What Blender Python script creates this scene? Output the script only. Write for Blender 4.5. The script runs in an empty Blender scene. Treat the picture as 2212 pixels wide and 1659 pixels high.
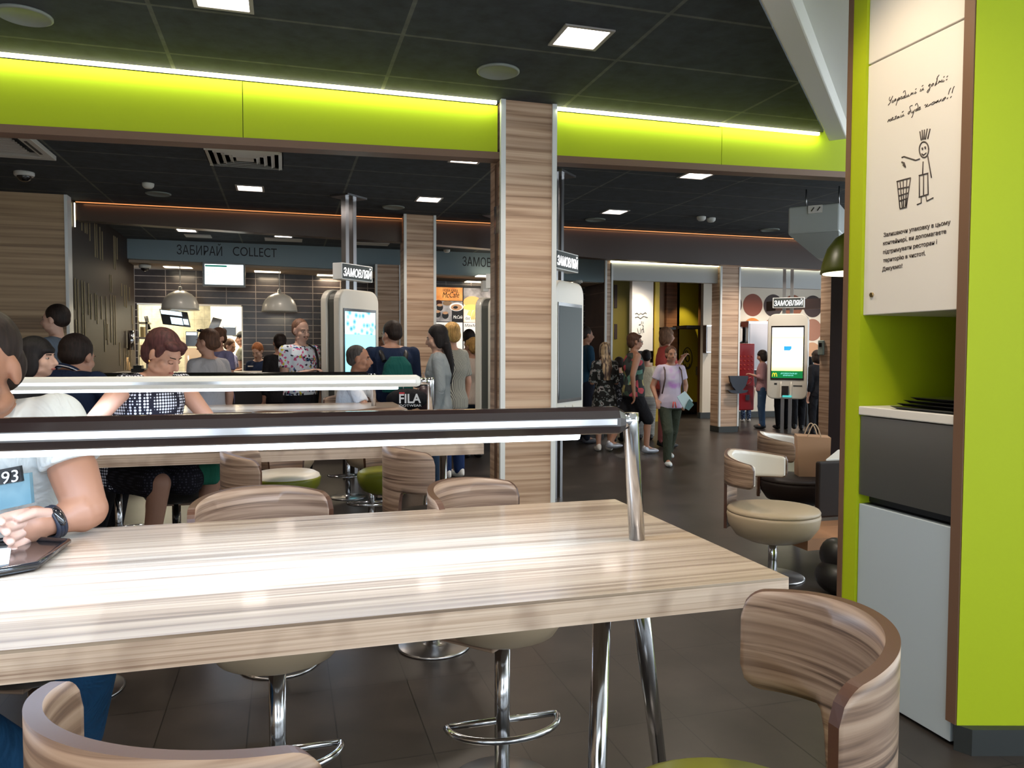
import bpy, bmesh, math, random
from mathutils import Vector, Matrix
random.seed(7)
C = bpy.context.scene.collection
SC = bpy.context.scene
PI = math.pi
R = math.radians
V = Vector

# ------------------------------------------------------------------ camera
FPX, YAW, PIT, ROL, EYE = 1663.178, .2864976, .0422586, .0028897, 1.36
_cy, _sy = math.cos(YAW), math.sin(YAW)
_F = V((_sy*math.cos(PIT), _cy*math.cos(PIT), -math.sin(PIT)))
_r0 = V((_cy, -_sy, 0)); _u0 = _r0.cross(_F)
_r = _r0*math.cos(ROL)+_u0*math.sin(ROL); _u = -_r0*math.sin(ROL)+_u0*math.cos(ROL)
_C = V((0, 0, EYE))
cd = bpy.data.cameras.new('camera'); cam = bpy.data.objects.new('camera', cd); C.objects.link(cam)
cd.sensor_fit = 'HORIZONTAL'; cd.sensor_width = 36; cd.lens = FPX/2212*36; cd.clip_start = .02; cd.clip_end = 100
m = Matrix.Identity(4)
for i in range(3):
    m[i][0] = _r[i]; m[i][1] = _u[i]; m[i][2] = -_F[i]; m[i][3] = _C[i]
cam.matrix_world = m; SC.camera = cam

def at(x, y, X=None, Y=None, Z=None, D=None):
    """a measured point of the room: photo pixel + one known coordinate"""
    d = _r*((x-1106)/FPX) - _u*((y-829.5)/FPX) + _F
    if D is not None: return _C + d*D
    if Y is not None: return _C + d*(Y/d.y)
    if X is not None: return _C + d*(X/d.x)
    return _C + d*((Z-EYE)/d.z)

def pix(P):
    v = V(P)-_C; return (1106+FPX*v.dot(_r)/v.dot(_F), 829.5-FPX*v.dot(_u)/v.dot(_F))
# ------------------------------------------------------------------ materials
MC = {}
def mat(name, col=(.5, .5, .5), rough=.5, metal=0, emit=None, es=1, spec=.5, coat=0, fn=None, trans=0):
    if name in MC: return MC[name]
    m = bpy.data.materials.new(name); m.use_nodes = True
    nt = m.node_tree; b = nt.nodes['Principled BSDF']
    b.inputs['Base Color'].default_value = (*col[:3], 1)
    b.inputs['Roughness'].default_value = rough; b.inputs['Metallic'].default_value = metal
    b.inputs['Specular IOR Level'].default_value = spec
    if coat: b.inputs['Coat Weight'].default_value = coat; b.inputs['Coat Roughness'].default_value = .08
    if trans: b.inputs['Transmission Weight'].default_value = trans
    if emit:
        b.inputs['Emission Color'].default_value = (*emit, 1); b.inputs['Emission Strength'].default_value = es
    if fn: fn(nt, b)
    MC[name] = m
    return m

def N(nt, t, **kw):
    n = nt.nodes.new(t)
    for k, v in kw.items():
        if k in n.inputs: n.inputs[k].default_value = v
        else: setattr(n, k, v)
    return n
def coords(nt, scale=(1, 1, 1), loc=(0, 0, 0), src='Object', rot=(0, 0, 0)):
    tc = N(nt, 'ShaderNodeTexCoord'); mp = N(nt, 'ShaderNodeMapping')
    mp.inputs['Scale'].default_value = scale; mp.inputs['Location'].default_value = loc
    mp.inputs['Rotation'].default_value = rot
    nt.links.new(tc.outputs[src], mp.inputs[0]); return mp.outputs[0]
def ramp(nt, fac, stops, interp='LINEAR'):
    r = N(nt, 'ShaderNodeValToRGB'); r.color_ramp.interpolation = interp
    e = r.color_ramp.elements
    while len(e) < len(stops): e.new(.5)
    for i, (p, c) in enumerate(stops): e[i].position = p; e[i].color = (*c, 1)
    nt.links.new(fac, r.inputs[0]); return r.outputs[0]
def mix(nt, fac, a, b, mode='MIX'):
    n = N(nt, 'ShaderNodeMix'); n.data_type = 'RGBA'; n.blend_type = mode
    for s, v in ((0, fac), (6, a), (7, b)):
        if hasattr(v, 'is_output'): nt.links.new(v, n.inputs[s])
        else: n.inputs[s].default_value = v if s == 0 else (*v, 1)
    return n.outputs[2]
def bump(nt, b, h, s=.2, d=.002):
    n = N(nt, 'ShaderNodeBump'); n.inputs['Strength'].default_value = s; n.inputs['Distance'].default_value = d
    nt.links.new(h, n.inputs['Height']); nt.links.new(n.outputs[0], b.inputs['Normal'])

def grain(scale_fine, scale_broad, cols, rot=(0, 0, 0), warp=.0):
    def fn(nt, b):
        c1 = coords(nt, scale_fine, rot=rot); c2 = coords(nt, scale_broad, rot=rot)
        n1 = N(nt, 'ShaderNodeTexNoise', Scale=1.0, Detail=4.0, Roughness=.6)
        n2 = N(nt, 'ShaderNodeTexNoise', Scale=1.0, Detail=2.0, Roughness=.5)
        n1.inputs['Distortion'].default_value = warp
        nt.links.new(c1, n1.inputs['Vector']); nt.links.new(c2, n2.inputs['Vector'])
        a = ramp(nt, n1.outputs[0], [(.30, cols[0]), (.44, cols[1]), (.56, cols[2]), (.72, cols[3])])
        bb = ramp(nt, n2.outputs[0], [(.3, (.62, .58, .56)), (.5, (1, 1, 1)), (.7, (1.0, 1.0, 1.0))])
        nt.links.new(mix(nt, 1.0, a, bb, 'MULTIPLY'), b.inputs['Base Color'])
    return fn
ZB = [(.19, .105, .062), (.42, .27, .175), (.56, .39, .27), (.64, .475, .34)]
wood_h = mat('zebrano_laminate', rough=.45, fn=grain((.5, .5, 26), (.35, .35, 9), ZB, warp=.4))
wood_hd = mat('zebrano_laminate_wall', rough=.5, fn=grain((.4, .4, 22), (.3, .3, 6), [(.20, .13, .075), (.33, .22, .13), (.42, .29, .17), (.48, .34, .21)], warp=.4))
wood_t = mat('zebrano_table_top', rough=.28, coat=.5, fn=grain((.8, 62, 62), (.35, 16, 16), [(.20, .14, .10), (.36, .27, .195), (.46, .36, .265), (.52, .42, .32)], warp=.6))
wood_s = mat('zebrano_plywood_shell', rough=.38, fn=grain((1.2, 1.2, 34), (1.2, 1.2, 12), [(.04, .022, .016), (.20, .125, .085), (.345, .235, .165), (.44, .32, .235)], warp=1.2))
ply = mat('plywood_edge', rough=.6, fn=grain((1.2, 1.2, 260), (9, 9, 9), [(.28, .17, .115), (.56, .41, .30), (.68, .53, .41), (.74, .60, .48)]))
edge_br = mat('walnut_edge_band', (.075, .027, .012), .45)
trim_br = mat('brown_edge_strip', (.14, .075, .045), .5)
def tile_fn(w, h, base, mort, ms, loc, var=.15, order=None, rot=(0, 0, 0), nscale=3.0, bias=0):
    def fn(nt, b):
        c = coords(nt, (1, 1, 1), loc, rot=rot)
        br = N(nt, 'ShaderNodeTexBrick'); br.offset = 0; br.squash = 1
        for k, v in (('Scale', 1), ('Mortar Size', ms), ('Mortar Smooth', .05), ('Brick Width', w), ('Row Height', h), ('Bias', bias)): br.inputs[k].default_value = v
        br.inputs['Color1'].default_value = (*base, 1); br.inputs['Color2'].default_value = (*[x*(1-var) for x in base], 1)
        br.inputs['Mortar'].default_value = (*mort, 1)
        nt.links.new(c, br.inputs['Vector'])
        n = N(nt, 'ShaderNodeTexNoise', Scale=nscale, Detail=6.0, Roughness=.65)
        nt.links.new(coords(nt), n.inputs['Vector'])
        r = ramp(nt, n.outputs[0], [(.3, (.55, .55, .55)), (.7, (1.25, 1.25, 1.25))])
        nt.links.new(mix(nt, 1.0, br.outputs[0], r, 'MULTIPLY'), b.inputs['Base Color'])
    return fn
floor_m = mat('grey_floor_tile', rough=.33, fn=tile_fn(.305, .6, (.040, .033, .029), (.010, .009, .008), .0022, (-.165, -.12, 0), nscale=2.2))
ceil_m = mat('dark_ceiling_panel', rough=.9, fn=tile_fn(1.2, .62, (.030, .038, .046), (.10, .11, .095), .011, (.603, .30, 0), .1, nscale=8))
chrome = mat('polished_chrome', (.56, .57, .60), .15, 1)
steel = mat('brushed_steel', (.42, .42, .43), .28, 1)
black_gl = mat('black_gloss', (.012, .011, .012), .12, coat=.4)
brown_gl = mat('dark_brown_gloss_housing', (.022, .014, .014), .16, coat=.6)
white_gl = mat('white_gloss_housing', (.72, .74, .72), .18, coat=.5)
black_m = mat('black_matt', (.012, .012, .013), .5)
brown_lea = mat('dark_brown_leather', (.016, .009, .007), .55, spec=.22)
cream = mat('cream_vinyl', (.62, .50, .38), .42)
cream_w = mat('white_vinyl', (.75, .70, .64), .35)
beige = mat('beige_grey_vinyl', (.40, .31, .21), .42)
olive = mat('olive_green_vinyl', (.17, .18, .012), .35)
blackv = mat('black_vinyl', (.01, .009, .01), .4)
lime = mat('lime_green_laminate', (.36, .45, .008), .6, spec=.25)
lime_d = mat('olive_green_wall_paint', (.13, .105, .008), .6)
white_p = mat('white_laminate', (.68, .655, .62), .42)
grey_p = mat('pale_grey_laminate', (.40, .46, .50), .42)
white_w = mat('white_wall_paint', (.76, .75, .71), .8)
cream_k = mat('kitchen_wall_tile', (.72, .66, .45), .5)
brown_f = mat('dark_brown_fascia_laminate', (.045, .025, .018), .32)
teal_h = mat('grey_blue_sign_band', (.20, .27, .30), .6)
head_g = mat('grey_header_panel', (.42, .43, .43), .6)
soff = mat('tan_soffit', (.34, .26, .19), .7)
alu = mat('white_aluminium_edge', (.68, .70, .70), .35)
plinth = mat('charcoal_plinth', (.022, .026, .026), .5)
flap_m = mat('stainless_flap', (.22, .215, .20), .30, .85)
led = mat('led_diffuser', (.9, .95, 1), .4, emit=(.80, .90, 1), es=6)
strip_w = mat('led_strip_warm_white', (1, 1, .8), .4, emit=(.98, .95, .50), es=4.2)
strip_o = mat('led_strip_orange', (1, .5, .2), .4, emit=(1, .36, .12), es=.5)
strip_y = mat('led_strip_soft_white', (1, 1, .8), .4, emit=(1, .93, .62), es=4.5)
dl_m = mat('downlight_diffuser', (1, 1, 1), .4, emit=(1, .86, .76), es=7)
k_light = mat('kitchen_light_panel', (1, 1, 1), .4, emit=(1, .90, .66), es=5)
skin = mat('skin', (.42, .225, .155), .5)
skin_t = mat('tanned_skin', (.33, .160, .098), .48)
skin_p = mat('pale_skin', (.52, .32, .245), .5)
lip_m = mat('lips', (.34, .11, .09), .5); lip_n = mat('natural_lips', (.30, .13, .10), .55)
eye_w = mat('eye_white', (.34, .30, .28), .35)
eye_d = mat('eye_iris_dark', (.03, .018, .012), .2)
def hairm(n, c): return mat(n, c, .62, spec=.25, fn=lambda nt, b: hair_fn(nt, b, c))
def hair_fn(nt, b, c):
    n = N(nt, 'ShaderNodeTexNoise', Scale=1.0, Detail=3.0)
    nt.links.new(coords(nt, (90, 90, 12)), n.inputs['Vector'])
    nt.links.new(ramp(nt, n.outputs[0], [(.3, [x*.55 for x in c]), (.7, [min(1, x*1.5) for x in c])]), b.inputs['Base Color'])
    bump(nt, b, n.outputs[0], .35, .004)
H_BLACK = hairm('black_hair', (.010, .008, .009)); H_DBR = hairm('dark_brown_hair', (.018, .011, .009))
H_BR = hairm('brown_hair', (.075, .035, .02)); H_AUB = hairm('auburn_hair', (.055, .018, .018))
H_BLO = hairm('blonde_hair', (.42, .25, .085)); H_GIN = hairm('ginger_hair', (.26, .09, .03))
H_GREY = hairm('greying_dark_hair', (.055, .05, .048)); H_BUZZ = hairm('cropped_light_brown_hair', (.17, .09, .06))
def ombre(nt, b):
    n = N(nt, 'ShaderNodeTexNoise', Scale=1.0, Detail=3.0)
    nt.links.new(coords(nt, (45, 45, 4)), n.inputs['Vector'])
    nt.links.new(ramp(nt, n.outputs[0], [(.42, (.05, .025, .018)), (.56, (.45, .32, .19))]), b.inputs['Base Color'])
H_OMB = mat('ombre_blonde_hair', (.4, .3, .2), .45, fn=lambda nt, b: ombre(nt, b))
def fabric(name, c, rough=.85):
    def fn(nt, b):
        n = N(nt, 'ShaderNodeTexNoise', Scale=7.0, Detail=3.5, Roughness=.55); n.inputs['Distortion'].default_value = 1.2
        nt.links.new(coords(nt, (1, 1, .55)), n.inputs['Vector']); bump(nt, b, n.outputs[0], .6, .045)
    return mat(name, c, rough, fn=fn, spec=.2)
def blotch(name, stops, scale=30, det=1.0, kind='noise'):
    def fn(nt, b):
        if kind == 'vor':
            n = N(nt, 'ShaderNodeTexVoronoi', Scale=scale); nt.links.new(coords(nt), n.inputs['Vector'])
            s = N(nt, 'ShaderNodeSeparateColor'); nt.links.new(n.outputs['Color'], s.inputs[0]); f = s.outputs[0]
        else:
            n = N(nt, 'ShaderNodeTexNoise', Scale=scale, Detail=det); nt.links.new(coords(nt), n.inputs['Vector']); f = n.outputs[0]
        nt.links.new(ramp(nt, f, stops, 'CONSTANT'), b.inputs['Base Color'])
    return mat(name, (.5, .5, .5), .85, fn=fn, spec=.2)
def dots(name, base, dot, scale, rad=.33):
    def fn(nt, b):
        n = N(nt, 'ShaderNodeTexVoronoi', Scale=scale); n.inputs['Randomness'].default_value = .0
        nt.links.new(coords(nt), n.inputs['Vector'])
        nt.links.new(ramp(nt, n.outputs['Distance'], [(.0, dot), (rad, dot), (rad+.08, base)]), b.inputs['Base Color'])
    return mat(name, base, .85, fn=fn, spec=.2)
def stripes(name, a, c, scale, axis=(0, 0, 1), duty=.5):
    def fn(nt, b):
        w = N(nt, 'ShaderNodeTexWave', Scale=1.0, Distortion=1.2); w.bands_direction = 'DIAGONAL'
        nt.links.new(coords(nt, [scale*k for k in axis]), w.inputs['Vector'])
        nt.links.new(ramp(nt, w.outputs[1], [(duty-.04, a), (duty+.04, c)]), b.inputs['Base Color'])
    return mat(name, a, .85, fn=fn, spec=.2)

# ------------------------------------------------------------------ mesh helper
TM = {}
class MB:
    def __init__(s): s.v = []; s.f = []; s.mi = []; s.m = 0; s.sm = []
    def face(s, idx, smooth=False): s.f.append(idx); s.mi.append(s.m); s.sm.append(smooth)
    def add(s, vs): i = len(s.v); s.v += [V(p) for p in vs]; return i
    def box(s, x0, x1, y0, y1, z0, z1):
        i = s.add([(x0, y0, z0), (x1, y0, z0), (x1, y1, z0), (x0, y1, z0), (x0, y0, z1), (x1, y0, z1), (x1, y1, z1), (x0, y1, z1)])
        for q in ((3, 2, 1, 0), (4, 5, 6, 7), (0, 1, 5, 4), (1, 2, 6, 5), (2, 3, 7, 6), (3, 0, 4, 7)): s.face([i+k for k in q])
        return s
    def hexa(s, b, t):
        i = s.add(list(b)+list(t)); n = len(b)
        s.face([i+k for k in range(n)][::-1]); s.face([i+n+k for k in range(n)])
        for k in range(n): s.face([i+k, i+(k+1) % n, i+n+(k+1) % n, i+n+k])
        return s
    def prism(s, pts, vec): v = V(vec); return s.hexa([V(p) for p in pts], [V(p)+v for p in pts])
    def slab(s, pts, n, t):
        n = V(n).normalized()*t; return s.prism(pts, n)
    def lathe(s, prof, c=(0, 0, 0), seg=32, sx=1, sy=1):
        c = V(c); i = s.add([c+V((r*math.cos(2*PI*k/seg)*sx, r*math.sin(2*PI*k/seg)*sy, z)) for r, z in prof for k in range(seg)])
        for a in range(len(prof)-1):
            for k in range(seg):
                s.face([i+a*seg+k, i+a*seg+(k+1) % seg, i+(a+1)*seg+(k+1) % seg, i+(a+1)*seg+k], True)
        s.face([i+k for k in range(seg)][::-1]); s.face([i+(len(prof)-1)*seg+k for k in range(seg)])
        return s
    def tube(s, pts, r, seg=12, closed=False):
        pts = [V(p) for p in pts]; n = len(pts); rr = r if isinstance(r, (list, tuple)) else [r]*n
        up = None; base = []
        for k in range(n):
            if closed: d = pts[(k+1) % n]-pts[k-1]
            else: d = pts[min(k+1, n-1)]-pts[max(k-1, 0)]
            d.normalize()
            if up is None: up = d.orthogonal().normalized()
            up = (up-d*up.dot(d)).normalized(); w = d.cross(up)
            base.append(s.add([pts[k]+(up*math.cos(2*PI*j/seg)+w*math.sin(2*PI*j/seg))*rr[k] for j in range(seg)]))
        for k in range(n if closed else n-1):
            a = base[k]; b = base[(k+1) % n]
            for j in range(seg): s.face([a+j, a+(j+1) % seg, b+(j+1) % seg, b+j], True)
        if not closed:
            s.face([base[0]+j for j in range(seg)][::-1]); s.face([base[-1]+j for j in range(seg)])
        return s
    def ell(s, c, r, M=None, seg=16, rings=10):
        c = V(c); prof = []
        i = len(s.v)
        for a in range(1, rings):
            t = PI*a/rings
            for k in range(seg):
                p = V((r[0]*math.sin(t)*math.cos(2*PI*k/seg), r[1]*math.sin(t)*math.sin(2*PI*k/seg), -r[2]*math.cos(t)))
                s.v.append(c+(M @ p if M else p))
        b = s.add([c+(M @ V((0, 0, -r[2])) if M else V((0, 0, -r[2]))), c+(M @ V((0, 0, r[2])) if M else V((0, 0, r[2])))])
        for a in range(rings-2):
            for k in range(seg): s.face([i+a*seg+k, i+a*seg+(k+1) % seg, i+(a+1)*seg+(k+1) % seg, i+(a+1)*seg+k], True)
        for k in range(seg):
            s.face([b, i+(k+1) % seg, i+k], True); s.face([b+1, i+(rings-2)*seg+k, i+(rings-2)*seg+(k+1) % seg], True)
        return s
    def cap(s, a, b, ra, rb, seg=14):
        a = V(a); b = V(b); L = (b-a).length
        if L < 1e-5: return s.ell(a, (ra, ra, ra))
        d = (b-a)/L; pts = []; rr = []
        for t in (-.98, -.8, -.45, 0): pts.append(a+d*ra*t); rr.append(ra*math.sqrt(1-t*t))
        for t in (0, .45, .8, .98): pts.append(b+d*rb*t); rr.append(rb*math.sqrt(1-t*t))
        return s.tube(pts, rr, seg)
    def loft(s, rings, seg=20):
        """rings: (centre, right_vec*rx, fwd_vec*ry, squareness)"""
        i = len(s.v)
        for c, a, b in rings:
            for k in range(seg):
                t = 2*PI*k/seg; ct, st = math.cos(t), math.sin(t)
                ct = math.copysign(abs(ct)**.85, ct); st = math.copysign(abs(st)**.85, st)
                s.v.append(V(c)+a*ct+b*st)
        for q in range(len(rings)-1):
            for k in range(seg): s.face([i+q*seg+k, i+q*seg+(k+1) % seg, i+(q+1)*seg+(k+1) % seg, i+(q+1)*seg+k], True)
        s.face([i+k for k in range(seg)][::-1]); s.face([i+(len(rings)-1)*seg+k for k in range(seg)])
        return s
    def build(s, name, mats, parent=None, world=True, smooth=None, bevel=0, seg=2):
        if not isinstance(mats, (list, tuple)): mats = [mats]
        me = bpy.data.meshes.new(name)
        vs = s.v
        if parent is not None and world:
            inv = TM[parent.name].inverted(); vs = [inv @ p for p in vs]
        me.from_pydata([tuple(p) for p in vs], [], s.f)
        for mm in mats: me.materials.append(mm)
        me.polygons.foreach_set('material_index', s.mi)
        me.polygons.foreach_set('use_smooth', [x if smooth is None else smooth for x in s.sm])
        bm = bmesh.new(); bm.from_mesh(me); bmesh.ops.recalc_face_normals(bm, faces=bm.faces); bm.to_mesh(me); bm.free()
        me.update()
        o = bpy.data.objects.new(name, me); C.objects.link(o)
        if parent is not None: o.parent = parent
        TM.setdefault(o.name, TM[parent.name].copy() if parent is not None else Matrix.Identity(4))
        if bevel:
            bv = o.modifiers.new('bevel', 'BEVEL'); bv.width = bevel; bv.segments = seg; bv.limit_method = 'ANGLE'; bv.angle_limit = R(40)
        return o

def tag(o, label=None, cat=None, group=None, kind=None):
    if label: o['label'] = label
    if cat: o['category'] = cat
    if group: o['group'] = group
    if kind: o['kind'] = kind
    return o
def thing(name, label, cat, loc=(0, 0, 0), rz=0, group=None):
    o = bpy.data.objects.new(name, None); C.objects.link(o); o.empty_display_size = .1
    o.location = loc; o.rotation_euler = (0, 0, rz)
    TM[o.name] = Matrix.Translation(V(loc)) @ Matrix.Rotation(rz, 4, 'Z')
    return tag(o, label, cat, group)
def struct(name, mb, mats, **kw): return tag(mb.build(name, mats, **kw), kind='structure')
def bx(*a): return MB().box(*a)
def kids(o): return [c for c in bpy.data.objects if c.parent == o]
def copy_tree(o, parent=None):
    c = o.copy(); C.objects.link(c)
    if parent is not None: c.parent = parent
    for k in kids(o): copy_tree(k, c)
    return c
def place(o, loc, rz, label):
    o.location = loc; o.rotation_euler = (0, 0, rz); o['label'] = label
    TM[o.name] = Matrix.Translation(V(loc)) @ Matrix.Rotation(rz, 4, 'Z')
    return o

def text(name, s, A, u, v, m, parent, width=None, height=None, depth=.002, shear=0, bold=0, align='L', world=True):
    """writing as thin solid letters: A = baseline start, u = reading direction, v = up"""
    cu = bpy.data.curves.new(name, 'FONT'); cu.body = s; cu.shear = shear; cu.offset = bold; cu.resolution_u = 3
    cu.extrude = .02
    to = bpy.data.objects.new(name, cu); C.objects.link(to)
    dg = bpy.context.evaluated_depsgraph_get(); me0 = bpy.data.meshes.new_from_object(to.evaluated_get(dg))
    bpy.data.objects.remove(to)
    xs = [q.co.x for q in me0.vertices]; ys = [q.co.y for q in me0.vertices]
    w = max(xs)-min(xs); h = max(q for q in ys)
    sy = (height/.72) if height else width/w
    sx = (width/w) if width else sy
    u = V(u).normalized(); v = V(v).normalized(); n = u.cross(v)
    x0 = min(xs) if align == 'L' else (min(xs)+max(xs))/2
    b = MB(); b.v = [V(A)+u*((q.co.x-x0)*sx)+v*(q.co.y*sy)+n*(q.co.z/.04+.5)*depth for q in me0.vertices]
    for p in me0.polygons: b.face(list(p.vertices))
    bpy.data.meshes.remove(me0)
    return b.build(name, m, parent, world=world)

exec_people = []
# ================================================================== SETTING
ZC = 2.99
YG = 4.9
fl = MB(); fl.box(-5, 14, -3.2, 20, -.1, 0); struct('floor', fl, floor_m)
# main suspended ceiling: one sheet with the diagonal cut, then the part over the counter hall
cl = MB(); cl.prism([(-5, -3.2, ZC), (-4.25, -3.2, ZC), (3.84, 4.89, ZC), (3.84, 4.9, ZC), (-5, 4.9, ZC)], (0, 0, .05))
struct('ceiling', cl, ceil_m)
cl = MB(); cl.box(-5, 14, 4.94, 20, ZC, ZC+.05); struct('ceiling', cl, ceil_m)
# white raised ceiling beyond the diagonal, sloping upwards
dv = V((1, -1, 0)).normalized()
A0, A1 = V((-4.2, -3.2, 3.02)), V((3.95, 4.95, 3.02))
vt = MB(); vt.hexa([A0+dv*.1, A1+dv*.1, A1+dv*6+V((0, 0, 1.6)), A0+dv*10+V((0, 0, 2.2))],
                   [A0+dv*.1+V((0, 0, .1)), A1+dv*.1+V((0, 0, .1)), A1+dv*6+V((0, 0, 1.7)), A0+dv*10+V((0, 0, 2.3))])
struct('ceiling', vt, white_w)
bm_ = MB(); a, b = V((-4.2, -3.2, 0)), V((3.87, 4.87, 0))
bm_.hexa([a+V((0, 0, 2.92)), b+V((0, 0, 2.92)), b+dv*.13+V((0, 0, 2.92)), a+dv*.13+V((0, 0, 2.92))],
         [a+V((0, 0, 3.12)), b+V((0, 0, 3.12)), b+dv*.13+V((0, 0, 3.12)), a+dv*.13+V((0, 0, 3.12))])
struct('trim_1', bm_, white_w, bevel=.01)

# walls enclosing the room; daylight enters through the windows behind the camera
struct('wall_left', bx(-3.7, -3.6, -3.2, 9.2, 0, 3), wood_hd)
w = MB(); w.box(-3.7, 12.2, -3.2, -3.1, 0, .5); w.box(-3.7, 12.2, -3.2, -3.1, 2.75, 5.4)
for x in (-3.7, -.55, 2.6, 5.9, 9.0): w.box(x, x+.25, -3.2, -3.1, .5, 2.75)
w.box(11.9, 12.2, -3.2, -3.1, .5, 2.75)
struct('wall_front', w, white_w)
for i, x in enumerate((-3.45, -.3, 2.85, 6.15)):
    w = MB(); x1 = (-.55, 2.6, 5.9, 9.0)[i]
    for q in (x, (x+x1)/2-.03, x1-.06): w.box(q, q+.06, -3.18, -3.12, .5, 2.75)
    w.box(x, x1, -3.18, -3.12, .5, .56); w.box(x, x1, -3.18, -3.12, 2.69, 2.75)
    struct('window_%d' % (i+1), w, black_m)
w = MB(); w.box(12.1, 12.2, -3.1, 20, 0, .4); w.box(12.1, 12.2, -3.1, 20, 2.8, 5.4)
for y in (-3.1, 1.2, 5.0, 9.0, 12.6): w.box(12.1, 12.2, y, y+.5, .4, 2.8)
w.box(12.1, 12.2, 13.1, 20, .4, 2.8)
struct('wall_right', w, white_w)
# upper gable closing the raised ceiling over the counter hall
struct('wall_back', bx(-5, 14, 19.9, 20, 0, 3), white_w)
struct('wall_back', bx(3.8, 12.2, 4.95, 5.05, 3.08, 5.4), white_w)

# green fascia, in panels, with brown edge underneath and a strip light in its cove
def zb(x): return 2.598+.0212*(x+1.49)
for n, (x0, x1) in enumerate(((-3.6, -1.98), (-1.976, -.23), (-.226, 1.34), (1.72, 2.993), (2.997, 4.35))):
    f = MB(); top = 2.955 if x1 < 4 else 3.11
    f.prism([(x0, YG, zb(x0)), (x1, YG, zb(x1)), (x1, YG, top), (x0, YG, top)], (0, .04, 0))
    o = struct('trim_%d' % (n+2), f, lime)
f = MB(); f.prism([(-3.6, YG-.006, zb(-3.6)-.045), (4.4, YG-.006, zb(4.4)-.045), (4.4, YG-.006, zb(4.4)), (-3.6, YG-.006, zb(-3.6))], (0, .12, 0))
struct('trim_7', f, trim_br)
for x0, x1 in ((-3.6, 1.33), (1.74, 3.8)):
    s = bx(x0, x1, YG-.02, YG+.001, 2.962, 2.982)
    o = s.build('led_strip', strip_w); tag(o, 'bright warm strip light along the top of the green fascia, %s of the wood column' % ('left' if x0 < 0 else 'right'), 'strip light')

# brown fascia over the service hall
YB = 9.45
bot = [(-2.19, 2.777), (-.417, 2.729), (1.37, 2.69), (2.469, 2.654), (4.012, 2.585), (7.5, 2.55)]
bt = MB()
for (xa, za), (xb, zb_) in zip(bot[:-1], bot[1:]):
    bt.prism([(xa, YB, za), (xb, YB, zb_), (xb, YB, 2.955), (xa, YB, 2.955)], (0, .16, 0))
struct('trim_8', bt, brown_f)
tag(bx(-2.17, 7.4, YB-.012, YB, 2.966, 2.976).build('led_strip', strip_o), 'thin orange glowing strip light above the dark brown fascia', 'strip light')
tag(bx(-2.186, -2.176, YB-.012, YB+.001, 2.70, 2.96).build('led_strip', strip_y), 'short vertical gold strip light at the left end of the brown fascia', 'strip light')

# far left wood wall + decorated return wall
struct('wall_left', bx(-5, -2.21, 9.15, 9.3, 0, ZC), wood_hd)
struct('trim_9', bx(-2.21, -2.18, 9.14, 9.3, 0, ZC), alu)
decor = mat('dark_bronze_wall_panel', (.030, .020, .016), .5, 0, spec=.22)
gold = mat('gold_inlay', (.34, .27, .16), .45, .4)
w = MB(); w.box(-2.35, -2.2, 9.3, 12.95, 0, ZC); w.m = 1
GL = [(161, 600, 668), (163, 690, 745), (167, 603, 745), (176, 605, 745), (181, 608, 745), (190, 612, 680), (196, 635, 690), (205, 633, 692), (209, 637, 700),
      (176, 478, 498), (183, 478, 503), (187, 480, 505), (193, 480, 520), (204, 482, 555), (208, 480, 556), (215, 490, 560), (220, 500, 562), (245, 497, 580), (248, 500, 582), (252, 505, 560),
      (237, 593, 630), (240, 594, 632), (238, 636, 740), (244, 638, 745), (248, 638, 745), (228, 640, 735), (262, 612, 640), (268, 615, 662), (272, 615, 665), (279, 620, 650),
      (291, 580, 612), (295, 588, 640), (299, 582, 642), (284, 660, 700), (286, 665, 720), (258, 740, 790), (267, 752, 800), (271, 752, 800), (275, 752, 800), (279, 752, 800), (282, 752, 800),
      (218, 640, 690), (232, 700, 745), (212, 800, 812), (216, 801, 812), (225, 690, 760), (200, 745, 790), (186, 745, 780)]
for x, y0, y1 in GL:
    if x > 296: continue
    p = at(x, y0, X=-2.198); q = at(x, y1, X=-2.198)
    if p.z > 2.9: p.z = 2.9
    if p.y > 12.85: continue
    w.box(-2.2, -2.19, p.y-.006, p.y+.006, min(p.z, q.z), max(p.z, q.z))
struct('wall_left', w, [decor, gold])

# back of the counter: header band, soffit, tiled wall with kitchen hatch
YH, YT = 12.45, 13.4
hb = MB(); hb.hexa([(-2.25, YH, 2.705), (5.33, YH, 2.565), (5.33, YH+.1, 2.565), (-2.25, YH+.1, 2.705)], [(-2.25, YH, ZC), (5.33, YH, ZC), (5.33, YH+.1, ZC), (-2.25, YH+.1, ZC)])
hdr = thing('sign_header', 'grey blue header band above the counter reading ЗАБИРАЙ COLLECT and ЗАМОВЛЯЙ', 'sign', (1.5, YH, 2.6))
hb.build('header_panel', teal_h, hdr)
ink = mat('dark_lettering', (.012, .013, .018), .6)
for s, a, b, hh in (('ЗАБИРАЙ', (382, 549), (480, 553), .14), ('COLLECT', (503, 552), (598, 556), .14), ('ЗАМОВЛЯЙ', (999, 574), (1098, 579), .15)):
    A = at(*a, Y=YH-.001); B = at(*b, Y=YH-.001)
    text('lettering', s, A, (1, 0, (B.z-A.z)/(B.x-A.x)), (0, 0, 1), ink, hdr, width=B.x-A.x, height=hh)
sf = MB(); sf.prism([(-2.3, YH+.1, 2.66), (5.4, YH+.1, 2.56), (5.4, YT+.3, 2.56), (-2.3, YT+.3, 2.66)], (0, 0, .04)); struct('ceiling', sf, soff)
tw = mat('dark_wall_tile', (.03, .03, .03), .25, fn=tile_fn(.455, .108, (.028, .022, .022), (.20, .17, .15), .0055, (0, .05, 0), .2, rot=(R(-90), 0, 0)))
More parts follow.
